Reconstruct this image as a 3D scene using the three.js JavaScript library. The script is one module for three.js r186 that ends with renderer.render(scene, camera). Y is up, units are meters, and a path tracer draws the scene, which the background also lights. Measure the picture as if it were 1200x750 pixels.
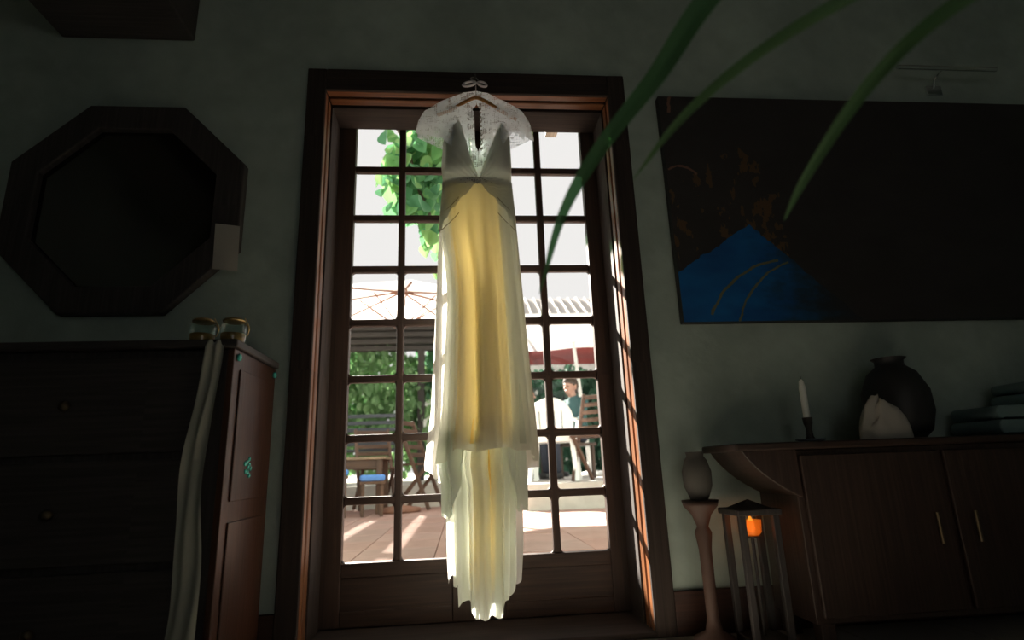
import * as THREE from 'three';
import { RoundedBoxGeometry } from 'three/addons/geometries/RoundedBoxGeometry.js';
import { ImprovedNoise } from 'three/addons/math/ImprovedNoise.js';
import { MarchingCubes } from 'three/addons/objects/MarchingCubes.js';
import { mergeGeometries, mergeVertices } from 'three/addons/utils/BufferGeometryUtils.js';

// ---------------------------------------------------------------- camera, sky, sun, exposure
const scene = new THREE.Scene();
const renderer = new THREE.WebGLRenderer({ antialias: true });
renderer.toneMapping = THREE.LinearToneMapping;
renderer.toneMappingExposure = 1.0;
renderer.shadowMap.enabled = true;
const camera = new THREE.PerspectiveCamera(58.69, 1200 / 750, 0.05, 200);
camera.position.set(-0.0555, 0.608, 2.34);
{
  // exact axes from the fitted yaw, pitch and roll
  const yaw = -0.0931, pitch = 0.2538, roll = -0.0371;
  const q = new THREE.Quaternion().setFromAxisAngle(new THREE.Vector3(0, 1, 0), yaw)
    .multiply(new THREE.Quaternion().setFromAxisAngle(new THREE.Vector3(1, 0, 0), pitch))
    .multiply(new THREE.Quaternion().setFromAxisAngle(new THREE.Vector3(0, 0, 1), roll));
  camera.quaternion.copy(q);
}
camera.focus = 2.25;
camera.userData.fStop = 1.8;
scene.add(camera);
scene.background = new THREE.Color(0.9, 0.885, 0.865);
scene.environment = null;
const sun = new THREE.DirectionalLight(new THREE.Color(1.0, 0.93, 0.82), 36);
sun.position.set(-5, 7.2, -10); sun.target.position.set(0, 0, 0);
sun.castShadow = true; sun.shadow.radius = 1.6; sun.shadow.mapSize.set(4096, 4096);
Object.assign(sun.shadow.camera, { left: -9, right: 9, top: 9, bottom: -9, near: 0.5, far: 40 });
sun.name = 'sun'; scene.add(sun, sun.target);

// ---------------------------------------------------------------- helpers
let seed = 7;
const rnd = () => { seed = (seed + 0x6D2B79F5) | 0; let t = Math.imul(seed ^ (seed >>> 15), 1 | seed); t = (t + Math.imul(t ^ (t >>> 7), 61 | t)) ^ t; return ((t ^ (t >>> 14)) >>> 0) / 4294967296; };
const rr = (a, b) => a + (b - a) * rnd();
const noise = new ImprovedNoise();
const clamp = (x, a = 0, b = 1) => Math.min(b, Math.max(a, x));
const sstep = (a, b, x) => { const t = clamp((x - a) / (b - a)); return t * t * (3 - 2 * t); };
const lerp = (a, b, t) => a + (b - a) * t;
function curve1(pts) {                                              // smooth 1-D interpolation through [x, y] pairs, x ascending
  return (x) => {
    if (x <= pts[0][0]) return pts[0][1];
    for (let i = 1; i < pts.length; i++) if (x <= pts[i][0]) { const t = (x - pts[i - 1][0]) / (pts[i][0] - pts[i - 1][0]); return lerp(pts[i - 1][1], pts[i][1], t); }
    return pts[pts.length - 1][1];
  };
}
const used = {};
function numbered(name) { const k = used[name] = (used[name] ?? -1) + 1; return k ? name + '_' + String(k).padStart(3, '0') : name; }
function tag(o, label, category, group, kind) { o.userData.label = label; if (category) o.userData.category = category; if (group) o.userData.group = group; if (kind) o.userData.kind = kind; return o; }
function thing(name, label, category, [x, y, z] = [0, 0, 0], turn = 0, group) {
  const o = new THREE.Group(); o.name = numbered(name); o.position.set(x, y, z); o.rotation.y = turn; scene.add(o);
  return tag(o, label, category, group);
}
function mesh(name, geos, mat, parent) {
  const g = Array.isArray(geos) ? (geos.length > 1 ? mergeGeometries(geos.map(clean)) : geos[0]) : geos;
  const m = new THREE.Mesh(g, mat); m.name = parent && parent !== scene ? name : numbered(name); m.castShadow = m.receiveShadow = true;
  (parent ?? scene).add(m); return m;
}
function clean(g) { const n = g.index ? g.toNonIndexed() : g.clone(); for (const k of Object.keys(n.attributes)) if (!['position', 'normal', 'uv'].includes(k)) n.deleteAttribute(k); return n; }
function structure(name, geos, mat, parent) { const m = mesh(name, geos, mat, parent); if (!parent) m.userData.kind = 'structure'; return m; }
function metreUV(g, along = 'auto') {                                // box-projected uv in metres
  const p = g.attributes.position, n = g.attributes.normal, uv = new Float32Array(p.count * 2);
  for (let i = 0; i < p.count; i++) {
    const ax = Math.abs(n.getX(i)), ay = Math.abs(n.getY(i)), az = Math.abs(n.getZ(i)), x = p.getX(i), y = p.getY(i), z = p.getZ(i);
    const [u, v] = ax > ay && ax > az ? [z, y] : ay > az ? [x, z] : [x, y];
    uv[2 * i] = along === 'x' ? v : u; uv[2 * i + 1] = along === 'x' ? u : v;
  }
  g.setAttribute('uv', new THREE.BufferAttribute(uv, 2)); return g;
}
function box(x0, x1, y0, y1, z0, z1, r = 0, along) {
  const g = r > 0 ? new RoundedBoxGeometry(x1 - x0, y1 - y0, z1 - z0, 2, r) : new THREE.BoxGeometry(x1 - x0, y1 - y0, z1 - z0);
  g.translate((x0 + x1) / 2, (y0 + y1) / 2, (z0 + z1) / 2);
  return metreUV(g.index ? g : g, along);
}
function tube(pts, r, seg = 24, rad = 8) { return new THREE.TubeGeometry(new THREE.CatmullRomCurve3(pts.map((p) => new THREE.Vector3(...p))), seg, r, rad, false); }
function bar(a, b, w, d, r = 0.004) {                               // a square bar from a to b
  const A = new THREE.Vector3(...a), B = new THREE.Vector3(...b), L = A.distanceTo(B);
  const g = new RoundedBoxGeometry(w, L, d, 2, Math.min(r, w / 2.5, d / 2.5)); metreUV(g);
  g.applyQuaternion(new THREE.Quaternion().setFromUnitVectors(new THREE.Vector3(0, 1, 0), B.clone().sub(A).normalize()));
  return g.translate((A.x + B.x) / 2, (A.y + B.y) / 2, (A.z + B.z) / 2);
}
const lathe = (pts, n = 32) => new THREE.LatheGeometry(pts.map((p) => new THREE.Vector2(...p)), n);
function grid(nu, nv, fn, uvfn) {                                   // an open sheet, fn(u, v) -> [x, y, z]
  const pos = [], uv = [], idx = [];
  for (let j = 0; j <= nv; j++) for (let i = 0; i <= nu; i++) { const u = i / nu, v = j / nv, p = fn(u, v); pos.push(...p); uv.push(...(uvfn ? uvfn(u, v, p) : [p[0], p[1]])); }
  for (let j = 0; j < nv; j++) for (let i = 0; i < nu; i++) { const a = j * (nu + 1) + i, b = a + 1, c = a + nu + 1, d = c + 1; idx.push(a, c, b, b, c, d); }
  const g = new THREE.BufferGeometry(); g.setAttribute('position', new THREE.Float32BufferAttribute(pos, 3)); g.setAttribute('uv', new THREE.Float32BufferAttribute(uv, 2)); g.setIndex(idx);
  g.computeVertexNormals(); return g;
}
function tex(n, fn, { srgb = true, rx = 1, ry = 1 } = {}) {         // fn(x, y in 0..1) -> [r, g, b] in 0..1
  const d = new Uint8Array(n * n * 4);
  for (let j = 0; j < n; j++) for (let i = 0; i < n; i++) { const c = fn(i / n, j / n); for (let k = 0; k < 3; k++) d[4 * (j * n + i) + k] = 255 * clamp(c[k]); d[4 * (j * n + i) + 3] = 255; }
  const t = new THREE.DataTexture(d, n, n); t.wrapS = t.wrapT = THREE.RepeatWrapping; t.magFilter = THREE.LinearFilter; t.minFilter = THREE.LinearMipmapLinearFilter; t.generateMipmaps = true;
  if (srgb) t.colorSpace = THREE.SRGBColorSpace; t.repeat.set(rx, ry); t.needsUpdate = true; return t;
}
// tileable value noise
function tnoise(x, y, f, s = 0) {
  const h = (i, j) => { const v = Math.sin((((i % f) + f) % f) * 127.1 + (((j % f) + f) % f) * 311.7 + s * 74.7) * 43758.5453; return v - Math.floor(v); };
  const X = x * f, Y = y * f, i = Math.floor(X), j = Math.floor(Y), a = X - i, b = Y - j, u = a * a * (3 - 2 * a), v = b * b * (3 - 2 * b);
  return lerp(lerp(h(i, j), h(i + 1, j), u), lerp(h(i, j + 1), h(i + 1, j + 1), u), v);
}
const fbm = (x, y, f, s) => 0.5 * tnoise(x, y, f, s) + 0.27 * tnoise(x, y, f * 2, s + 1) + 0.15 * tnoise(x, y, f * 4, s + 2) + 0.08 * tnoise(x, y, f * 8, s + 3);

// ---------------------------------------------------------------- materials
const plasterTone = tex(256, (x, y) => { const v = 0.86 + 0.16 * (fbm(x, y, 5, 3) - 0.5) + 0.1 * (fbm(x, y, 23, 9) - 0.5); return [v, v, v]; }, { rx: 0.6, ry: 0.6 });
const plasterBump = tex(512, (x, y) => { const v = 0.6 * fbm(x, y, 6, 1) + 0.4 * fbm(x, y, 30, 5); return [v, v, v]; }, { srgb: false, rx: 0.9, ry: 0.9 });
const grain = (s, lo, hi) => tex(256, (x, y) => { const w = tnoise(x, y, 3, s) * 0.35, v = lerp(lo, hi, 0.55 * tnoise(x + w * 0.05, y * 0.125, 48, s + 4) + 0.3 * tnoise(x, y * 0.06, 110, s + 7) + 0.15 * tnoise(x, y, 4, s)); return [v, v, v]; }, { rx: 3, ry: 1 });
const grainA = grain(2, 0.55, 1.0), grainB = grain(11, 0.6, 1.0);
const grainBump = tex(256, (x, y) => { const v = 0.7 * tnoise(x, y * 0.1, 90, 5) + 0.3 * tnoise(x, y, 8, 6); return [v, v, v]; }, { srgb: false, rx: 3, ry: 1 });
const S = (o) => new THREE.MeshStandardMaterial({ side: THREE.DoubleSide, ...o });
const P = (o) => new THREE.MeshPhysicalMaterial({ side: THREE.DoubleSide, ...o });
const rgb = (r, g, b) => new THREE.Color().setRGB(r, g, b);
const M = {
  plaster: S({ color: rgb(0.58, 0.71, 0.64), map: plasterTone, bumpMap: plasterBump, bumpScale: 0.004, roughness: 0.92 }),
  ceiling: S({ color: rgb(0.5, 0.52, 0.48), map: plasterTone, roughness: 0.95 }),
  litMouldWood: S({ color: rgb(0.34, 0.125, 0.045), map: grainA, bumpMap: grainBump, bumpScale: 0.0004, roughness: 0.38 }),  // lit tone of the frame wood, light on the strips put into colour
  frameWood: S({ color: rgb(0.055, 0.036, 0.029), map: grainA, bumpMap: grainBump, bumpScale: 0.0004, roughness: 0.8 }),
  leafWood: S({ color: rgb(0.07, 0.038, 0.026), map: grainA, bumpMap: grainBump, bumpScale: 0.0004, roughness: 0.5 }),
  darkWood: S({ color: rgb(0.075, 0.045, 0.034), map: grainB, bumpMap: grainBump, bumpScale: 0.0004, roughness: 0.5 }),
  blackWood: S({ color: rgb(0.08, 0.07, 0.068), map: grainB, roughness: 0.6 }),
  redWood: S({ color: rgb(0.1, 0.036, 0.018), map: grainB, bumpMap: grainBump, bumpScale: 0.0004, roughness: 0.4 }),
  floorTile: [0, 1, 2].map((k) => S({ color: rgb(0.6 + 0.02 * k, 0.54 + 0.015 * k, 0.47), map: plasterTone, roughness: 0.45 })),
  grout: S({ color: rgb(0.05, 0.04, 0.035), roughness: 0.9 }),
  skirting: S({ color: rgb(0.07, 0.025, 0.015), map: grainB, roughness: 0.5 }),
  glass: P({ color: rgb(1, 1, 1), transmission: 1, thickness: 0, roughness: 0.0, ior: 1.45 }),
};
// ================================================================ ROOM SHELL
{
  const s = new THREE.Shape([[-2.7, 0], [3.3, 0], [3.3, 3.0], [-2.7, 3.0]].map((p) => new THREE.Vector2(...p)));
  s.holes.push(new THREE.Path([[-0.69, 0.0005], [0.69, 0.0005], [0.69, 2.32], [-0.69, 2.32]].map((p) => new THREE.Vector2(...p))));
  const g = new THREE.ExtrudeGeometry(s, { depth: 0.38, bevelEnabled: false }); g.translate(0, 0, -0.26);
  structure('wall_back', g, M.plaster);
  structure('wall_left', box(-2.9, -2.7, 0, 3.0, -0.26, 4.7), M.plaster);
  structure('wall_right', box(3.3, 3.5, 0, 3.0, -0.26, 4.7), M.plaster);
  const wf = new THREE.Shape([[-2.7, 0], [3.3, 0], [3.3, 3.0], [-2.7, 3.0]].map((p) => new THREE.Vector2(...p)));
  wf.holes.push(new THREE.Path([[0.2, 0.95], [1.5, 0.95], [1.5, 2.2], [0.2, 2.2]].map((p) => new THREE.Vector2(...p))));
  structure('wall_front', new THREE.ExtrudeGeometry(wf, { depth: 0.2, bevelEnabled: false }).translate(0, 0, 4.5), M.plaster);
  const w1 = new THREE.Group(); w1.name = 'added_window_1'; w1.userData.kind = 'structure'; scene.add(w1);  // added window behind the camera, its sky light fills the dark room
  mesh('frame', [box(0.2, 0.25, 0.95, 2.2, 4.56, 4.62, 0.004), box(1.45, 1.5, 0.95, 2.2, 4.56, 4.62, 0.004), box(0.25, 1.45, 0.95, 1.0, 4.56, 4.62, 0.004, 'x'), box(0.25, 1.45, 2.15, 2.2, 4.56, 4.62, 0.004, 'x')], M.leafWood, w1);
  mesh('mullion', box(0.83, 0.87, 1.0, 2.15, 4.57, 4.61, 0.004), M.leafWood, w1);
  for (const x of [0.54, 1.16]) { const p = mesh('pane', new THREE.PlaneGeometry(0.59, 1.16), M.glass, w1); p.position.set(x, 1.575, 4.59); }
  structure('ceiling', box(-2.9, 3.5, 3.0, 3.15, -0.26, 4.7), M.ceiling);
  const fl = structure('floor', box(-2.9, 3.5, -0.2, -0.006, -0.26, 4.7), M.grout);
  const tg = new RoundedBoxGeometry(0.394, 0.02, 0.394, 2, 0.004); metreUV(tg);
  for (let i = 0; i < 15; i++) for (let j = 0; j < 11; j++) {
    const t = mesh('tile', tg, M.floorTile[Math.floor(rnd() * 3)], fl); t.position.set(-2.5 + 0.4 * i, -0.01, 0.32 + 0.4 * j);
  }
  structure('baseboard_left', box(-2.7, -0.705, 0, 0.15, 0.12, 0.137, 0.004, 'x'), M.skirting);
  structure('baseboard_right', box(0.705, 3.3, 0, 0.15, 0.12, 0.137, 0.004, 'x'), M.skirting);
  structure('beam_1', box(-1.75, -1.2, 2.47, 3.0, 0.12, 4.5, 0.01, 'x'), M.blackWood);
}
// ================================================================ DOOR FRAME AND LEAVES
{
  const f = new THREE.Group(); f.name = 'trim_1'; f.userData.kind = 'structure'; scene.add(f);
  const X = 0.625, O = 0.705, Yi = 2.228, Yo = 2.335;
  for (const s of [-1, 1]) {
    const bx = (a, b, y0, y1, z0, z1, r) => s > 0 ? box(a, b, y0, y1, z0, z1, r) : box(-b, -a, y0, y1, z0, z1, r);
    mesh('jamb', [bx(X + 0.012, O - 0.012, 0, Yo - 0.012, -0.155, 0.12, 0.002), bx(X - 0.002, X + 0.03, 0, Yi, -0.155, 0.012, 0.002), bx(X, O, 0, Yo, 0.126, 0.142, 0.005)], M.frameWood, f);
    mesh('moulding', [bx(X, X + 0.03, 0, Yi, 0.03, 0.075, 0.006), bx(X + 0.001, X + 0.03, 0, Yi, 0.09, 0.127, 0.005)], M.litMouldWood, f);
  }
  mesh('head', [box(-X, X, Yi + 0.012, Yo - 0.012, -0.155, 0.12, 0.002, 'x'), box(-X, X, Yi - 0.002, Yi + 0.03, -0.155, 0.012, 0.002, 'x'), box(-X, X, Yi, Yo, 0.126, 0.142, 0.005, 'x')], M.frameWood, f);
  mesh('moulding', [box(-X, X, Yi, Yi + 0.03, 0.03, 0.075, 0.006, 'x'), box(-X, X, Yi + 0.001, Yi + 0.03, 0.09, 0.127, 0.005, 'x')], M.litMouldWood, f);
  mesh('threshold', box(-0.64, 0.64, 0, 0.02, -0.26, 0.14, 0.004, 'x'), M.frameWood, f);
  const cw = 0.2371, h = 0.2535, m = 0.0318, g2 = 0.1079, y0 = 0.2438, T = 0.021;
  const pane = new THREE.PlaneGeometry(cw - m + 0.014, h - m + 0.014);
  [-1, 1].forEach((s, n) => {
    const d = new THREE.Group(); d.name = 'door_' + (n + 1); d.userData.kind = 'structure'; scene.add(d); d.position.set(0.0043, 0, -0.18);
    const bx = (a, b, ya, yb, za = -T, zb = T, r = 0.004, al) => s > 0 ? box(a, b, ya, yb, za, zb, r, al) : box(-b, -a, ya, yb, za, zb, r, al);
    const e0 = 0.004, e1 = 0.678, yb = 0.024, yt = 2.318, p0 = g2, p1 = g2 + 2 * cw - m, q0 = y0 + m / 2, q1 = y0 + 8 * h - m / 2;
    mesh('stile', bx(e0, p0, yb, yt), M.leafWood, d); mesh('stile', bx(p1, e1, yb, yt), M.leafWood, d);
    mesh('rail', bx(p0, p1, q1, yt, -T, T, 0.004, 'x'), M.leafWood, d);
    mesh('rail', bx(p0, p1, q0 - 0.055, q0, -T, T, 0.004, 'x'), M.leafWood, d);
    mesh('rail', bx(p0, p1, yb, yb + 0.06, -T, T, 0.004, 'x'), M.leafWood, d);
    mesh('panel', bx(p0 - 0.005, p1 + 0.005, yb + 0.05, q0 - 0.045, -0.012, 0.012, 0.006, 'x'), M.leafWood, d);
    mesh('muntin', bx(p0 + cw - m, p0 + cw, q0, q1, -0.016, 0.016, 0.006), M.leafWood, d);
    for (let k = 1; k < 8; k++) mesh('muntin', bx(p0, p1, y0 + k * h - m / 2, y0 + k * h + m / 2, -0.0155, 0.0155, 0.006, 'x'), M.leafWood, d);
    // rounded corner fillets of the glazing beads
    const fs = new THREE.Shape(); fs.moveTo(0, 0); fs.lineTo(0.016, 0); fs.absarc(0.016, 0.016, 0.016, -Math.PI / 2, -Math.PI, true); fs.lineTo(0, 0);
    const fg = new THREE.ExtrudeGeometry(fs, { depth: 0.02, bevelEnabled: false, curveSegments: 5 }); fg.translate(0, 0, -0.01);
    const fl = [];
    for (let c = 0; c < 2; c++) for (let k = 0; k < 8; k++) {
      const xa = g2 + c * cw, xb = xa + cw - m, ya = y0 + k * h + m / 2, ybb = ya + h - m;
      const pn = mesh('pane', pane, M.glass, d); pn.position.set(s * (xa + xb) / 2, (ya + ybb) / 2, 0);
      if (k < 5) [[xa, ya, 0], [xb, ya, 1], [xb, ybb, 2], [xa, ybb, 3]].forEach(([x, y, r]) => { const q = fg.clone(); q.rotateZ(r * Math.PI / 2); q.translate(s > 0 ? x : x - xa - xb, y, 0); fl.push(q); });
    }
    mesh('glazing_bead', fl.map((q) => metreUV(q)), M.leafWood, d);
    const hg = [0.35, 1.15, 1.95].map((y) => { const c = new THREE.CylinderGeometry(0.007, 0.007, 0.09, 10); c.translate(s * 0.679, y, -0.03); return c; });
    for (const q of hg) mesh('hinge', q, S({ color: rgb(0.12, 0.09, 0.05), metalness: 0.9, roughness: 0.45 }), d);
  });
}
// ================================================================ WEDDING DRESS ON A HANGER
const Zd = 0.205;
{
  // lace: a net with dense floral motifs, cut out by alphaTest
  const laceAlpha = tex(512, (x, y) => {
    const f1 = fbm(x, y, 9, 21), f2 = tnoise(x, y, 22, 33);
    const gx = Math.abs(((x * 42) % 1) - 0.5), gy = Math.abs(((y * 42) % 1) - 0.5);
    const net = Math.max(gx, gy) > 0.33 ? 1 : 0, motif = f1 + 0.35 * f2 > 0.68 ? 1 : 0, v = Math.max(net, motif * (tnoise(x, y, 90, 3) > 0.2 ? 1 : 0));
    return [v, v, v];
  }, { srgb: false, rx: 4, ry: 4 });
  const weave = tex(256, (x, y) => { const v = 0.5 + 0.25 * Math.sin(x * 2 * Math.PI * 64) + 0.25 * Math.sin(y * 2 * Math.PI * 64); return [v, v, v]; }, { srgb: false, rx: 10, ry: 10 });
  const D = {
    chiffon: P({ color: rgb(0.86, 0.86, 0.77), transmission: 0.5, thickness: 0, roughness: 1, specularIntensity: 0.3, bumpMap: weave, bumpScale: 0.0002 }),
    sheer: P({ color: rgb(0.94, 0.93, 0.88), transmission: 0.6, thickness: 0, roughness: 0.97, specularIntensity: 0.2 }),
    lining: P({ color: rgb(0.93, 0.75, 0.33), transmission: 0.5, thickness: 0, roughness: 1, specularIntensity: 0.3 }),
    train: P({ color: rgb(0.82, 0.87, 0.79), transmission: 0.37, thickness: 0, roughness: 1, specularIntensity: 0.3 }),
    bodice: P({ color: rgb(0.78, 0.8, 0.73), transmission: 0.36, thickness: 0, roughness: 1, specularIntensity: 0.3, bumpMap: weave, bumpScale: 0.0002 }),
    ribbon: S({ color: rgb(0.55, 0.56, 0.6), roughness: 0.7 }),
    pleat: P({ color: rgb(0.72, 0.74, 0.66), transmission: 0.42, thickness: 0, roughness: 1 }),
    cup: S({ color: rgb(0.5, 0.52, 0.47), roughness: 0.95 }),
    lace: P({ color: rgb(0.9, 0.97, 1.0), transmission: 0.8, thickness: 0, roughness: 0.95, specularIntensity: 0.2, alphaMap: laceAlpha, alphaTest: 0.5 }),
    bead: P({ color: rgb(0.45, 0.44, 0.38), roughness: 0.25, metalness: 0.3 }),
    cord: S({ color: rgb(0.35, 0.33, 0.24), roughness: 0.8 }),
  };
  const dress = thing('wedding_dress', 'long ivory wedding dress with lace cap sleeves and layered train hanging before the glazed doors', 'dress', [0, 0, 0]);
  const Le = curve1([[0.1, -0.118], [0.55, -0.165], [0.619, -0.182], [0.823, -0.158], [1.011, -0.151], [1.277, -0.141], [1.488, -0.134], [1.598, -0.13], [1.729, -0.119], [1.825, -0.126], [1.943, -0.118], [2.05, -0.1]]);
  const Re = curve1([[0.1, 0.15], [0.55, 0.208], [0.644, 0.212], [0.813, 0.204], [1.07, 0.19], [1.309, 0.18], [1.452, 0.175], [1.599, 0.17], [1.731, 0.161], [1.828, 0.165], [1.98, 0.163], [2.05, 0.15]]);
  const N = 160;
  // fold pattern shared by the layers: pleats gathered at the waist that open towards the hem
  const fold = (th, y, k) => {
    const a = clamp((1.68 - y) / 1.0), A = 0.004 * Math.min(1, a * 6) + 0.019 * a;
    return A * (Math.sin(8 * th + 0.9 + 0.5 * k) + 0.55 * Math.sin(14 * th + 1.9 * k + 2.2 + y * 0.7) + 0.3 * Math.sin(25 * th + 0.7 * k - y));
  };
  const tubeLayer = (yTop, hem, sx, depth, k, t0 = -1, t1 = 1, zc = Zd, shift = 0) => (u, v) => {
    const th = lerp(t0, t1, u) * Math.PI, yb = hem(th), y = lerp(yTop, yb, v);
    const L = Le(y) + shift * sstep(1.66, 1.2, y), R = Re(y), c = (L + R) / 2, w = (R - L) / 2 * sx(y), d = depth(y), fo = fold(th, y, k);
    const sn = Math.sin(th), cs = Math.cos(th);
    return [c + (w + fo * 0.5) * Math.sign(sn) * Math.pow(Math.abs(sn), 0.85), y, zc + (d + fo) * cs];
  };
  const A = (th) => Math.abs(th) / Math.PI;                         // 0 towards the room, 1 towards the doors
  // bodice
  const topX = curve1([[-0.14, 1.925], [-0.118, 1.945], [-0.09, 1.985], [-0.065, 2.012], [-0.045, 1.97], [-0.015, 1.86], [0.026, 1.745], [0.07, 1.86], [0.105, 1.965], [0.128, 2.008], [0.145, 1.995], [0.163, 1.965], [0.19, 1.93]]);
  const bodice = grid(N, 36, (u, v) => {
    const th = (u * 2 - 1) * Math.PI, sn = Math.sin(th), cs = Math.cos(th);
    const L0 = Le(1.83), R0 = Re(1.83), xr = (L0 + R0) / 2 + (R0 - L0) / 2 * sn;
    const yt = cs > 0 ? lerp(1.935, topX(xr), sstep(0.02, 0.35, cs)) : lerp(1.935, 1.86, sstep(0, 0.6, -cs));
    const y = lerp(1.725, yt, v), L = Le(y), R = Re(y), c = (L + R) / 2, w = (R - L) / 2;
    let d = 0.052 + 0.012 * sstep(1.72, 1.85, y);
    const x = c + w * sn, s = x > 0.026 ? 1 : -1, bust = Math.exp(-(((Math.abs(x - 0.026) - 0.085) / 0.045) ** 2) - ((y - 1.87) / 0.07) ** 2);
    d += cs > 0 ? 0.022 * bust : 0;
    const ang = Math.atan2(y - 1.70, (x - 0.026) * s + 0.02), pleat = 0.0016 * Math.sin(ang * 44) * sstep(0, 0.2, v) * (1 - bust * 0.4);
    return [x, y, Zd + (d + pleat) * cs];
  });
  const bd = mesh('bodice', bodice, D.bodice, dress);
  for (const s of [-1, 1]) {                                        // padded cups sewn inside the bodice
    mesh('cup', grid(20, 20, (u, v) => {
      const x = 0.026 + s * lerp(0.03, 0.13, u), yt = topX(x) - 0.003, y = lerp(Math.min(1.79, yt - 0.01), yt, v);
      const bust = Math.exp(-(((Math.abs(x - 0.026) - 0.085) / 0.045) ** 2) - ((y - 1.87) / 0.07) ** 2), sn = (x - 0.021) / 0.148;
      return [x * 0.985 + 0.0004, y, Zd + (0.054 + 0.022 * bust) * Math.sqrt(Math.max(0.02, 1 - sn * sn)) - 0.008];
    }), D.cup, bd).userData.label = 'padded cup showing darker through the bodice';
  }
  // skirts, from the outside in
  const hemOuter = (th) => { const a = A(th), s = th < 0 ? -1 : 1; return 0.672 - (s < 0 ? 0.055 : 0.04) * sstep(0.2, 0.55, a) - 0.06 * sstep(0.5, 0.9, a) + 0.006 * Math.sin(th * 7); };
  const skD = (y) => 0.058 + 0.062 * sstep(1.75, 1.0, y);
  mesh('skirt', grid(N * 2, 90, tubeLayer(1.745, hemOuter, () => 1, skD, 0, -0.5, 0.62, Zd, 0.046)), D.chiffon, dress);
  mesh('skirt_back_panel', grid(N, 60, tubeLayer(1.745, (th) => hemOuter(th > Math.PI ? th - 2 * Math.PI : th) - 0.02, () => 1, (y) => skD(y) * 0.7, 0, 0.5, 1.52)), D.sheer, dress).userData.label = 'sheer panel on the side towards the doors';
  const hemLining = (th) => 0.7 - 0.04 * A(th);
  mesh('skirt_lining', grid(N * 2, 80, tubeLayer(1.735, hemLining, (y) => lerp(0.95, 0.86, sstep(1.6, 0.9, y)), (y) => skD(y) - 0.012, 0, -0.27, 0.17, Zd, 0.044)), D.lining, dress).userData.label = 'golden inner lining glowing through the skirt';
  const hemTier = (th) => { const a = A(th); return 0.76 - 0.3 * sstep(0.06, 0.3, a) + 0.012 * Math.sin(th * 11) - (th < 0 ? 0.01 : -0.01); };
  mesh('ruffle', grid(N * 2, 40, tubeLayer(0.74, hemTier, (y) => 0.73 + 0.05 * sstep(0.6, 0.44, y), (y) => 0.08 + 0.02 * sstep(0.75, 0.45, y), 2, -0.6, 0.6)), D.train, dress);
  const hemTrain = (th) => { const a = A(th); return 0.132 + 0.05 * sstep(0.1, 0.28, a) + 0.05 * sstep(0.3, 0.55, a) + 0.016 * Math.sin(th * 9 + 1) * sstep(0.03, 0.2, a); };
  mesh('train', grid(N * 2, 70, tubeLayer(0.74, hemTrain, (y) => lerp(0.58, 0.66, sstep(0.5, 0.15, y)), (y) => 0.055 + 0.015 * sstep(0.7, 0.2, y), 3, -0.55, 0.55)), D.train, dress);
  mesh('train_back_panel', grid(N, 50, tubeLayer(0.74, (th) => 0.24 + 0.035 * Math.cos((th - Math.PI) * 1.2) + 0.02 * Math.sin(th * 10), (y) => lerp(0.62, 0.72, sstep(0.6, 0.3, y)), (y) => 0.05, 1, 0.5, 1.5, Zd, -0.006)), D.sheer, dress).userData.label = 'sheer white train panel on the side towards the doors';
  for (const [a, b] of [[0.155, 0.55], [-0.52, -0.255]]) mesh('skirt_lining', grid(N, 80, tubeLayer(1.735, hemLining, (y) => lerp(0.95, 0.86, sstep(1.6, 0.9, y)), (y) => skD(y) - 0.013, 0, a, b, Zd, 0.044)), D.pleat, dress).userData.label = 'side of the lining tinted grey green so the golden glow keeps to the middle';  // grey colour of the right gore stands in for shade
  mesh('basque', grid(N, 24, (u, v) => {                            // ruched overlay that dips to a point at each hip
    const th = lerp(-0.5, 0.5, u) * Math.PI, a = Math.abs(lerp(-1, 1, u)), yb = 1.722 - 0.235 * Math.pow(a, 0.85) + 0.006 * Math.sin(a * 31), y = lerp(1.744, yb, v), L = Le(y), R = Re(y), sn = Math.sin(th), cs = Math.cos(th);
    const w = (R - L) / 2 + 0.004, pl = 0.0012 * Math.sin((v * 2 + a * 1.5) * 26);
    return [(L + R) / 2 + w * Math.sign(sn) * Math.pow(Math.abs(sn), 0.85), y, Zd + (skD(y) + 0.008 + pl) * cs];
  }), D.bodice, dress);
  mesh('train_lining', grid(80, 50, (u, v) => { const y = lerp(0.74, 0.2 + 0.02 * Math.sin(u * 9), v); return [lerp(-0.03, 0.07, u) + 0.006 * Math.sin(v * 5), y, Zd + 0.02 + 0.012 * Math.sin(u * 22) * sstep(0, 0.2, v)]; }), D.lining, dress).userData.label = 'golden inner lining of the train';
  // box pleats gathered behind the middle of the skirt
  mesh('box_pleat', grid(60, 60, (u, v) => { const y = lerp(1.7, 0.69, v), w = lerp(0.004, 0.036, sstep(0, 1, v)), c = 0.038; return [c + (u - 0.5) * 2 * w, y, Zd + skD(y) - 0.028 + 0.008 * Math.sin(u * Math.PI * 7) * sstep(0, 0.3, v)]; }), D.pleat, dress).userData.label = 'gathered grey box pleats behind the middle of the skirt';
  // lace yoke with cap sleeves, open in a buttoned keyhole
  const ridge = curve1([[-0.232, 1.985], [-0.222, 2.03], [-0.195, 2.082], [-0.117, 2.138], [-0.03, 2.185], [0.022, 2.19], [0.075, 2.185], [0.158, 2.132], [0.218, 2.092], [0.25, 2.03], [0.264, 1.965]]);
  const neck = curve1([[-0.12, 2.138], [-0.06, 2.13], [-0.01, 2.11], [0.014, 2.09], [0.036, 2.09], [0.06, 2.11], [0.1, 2.125], [0.16, 2.132]]);
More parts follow.
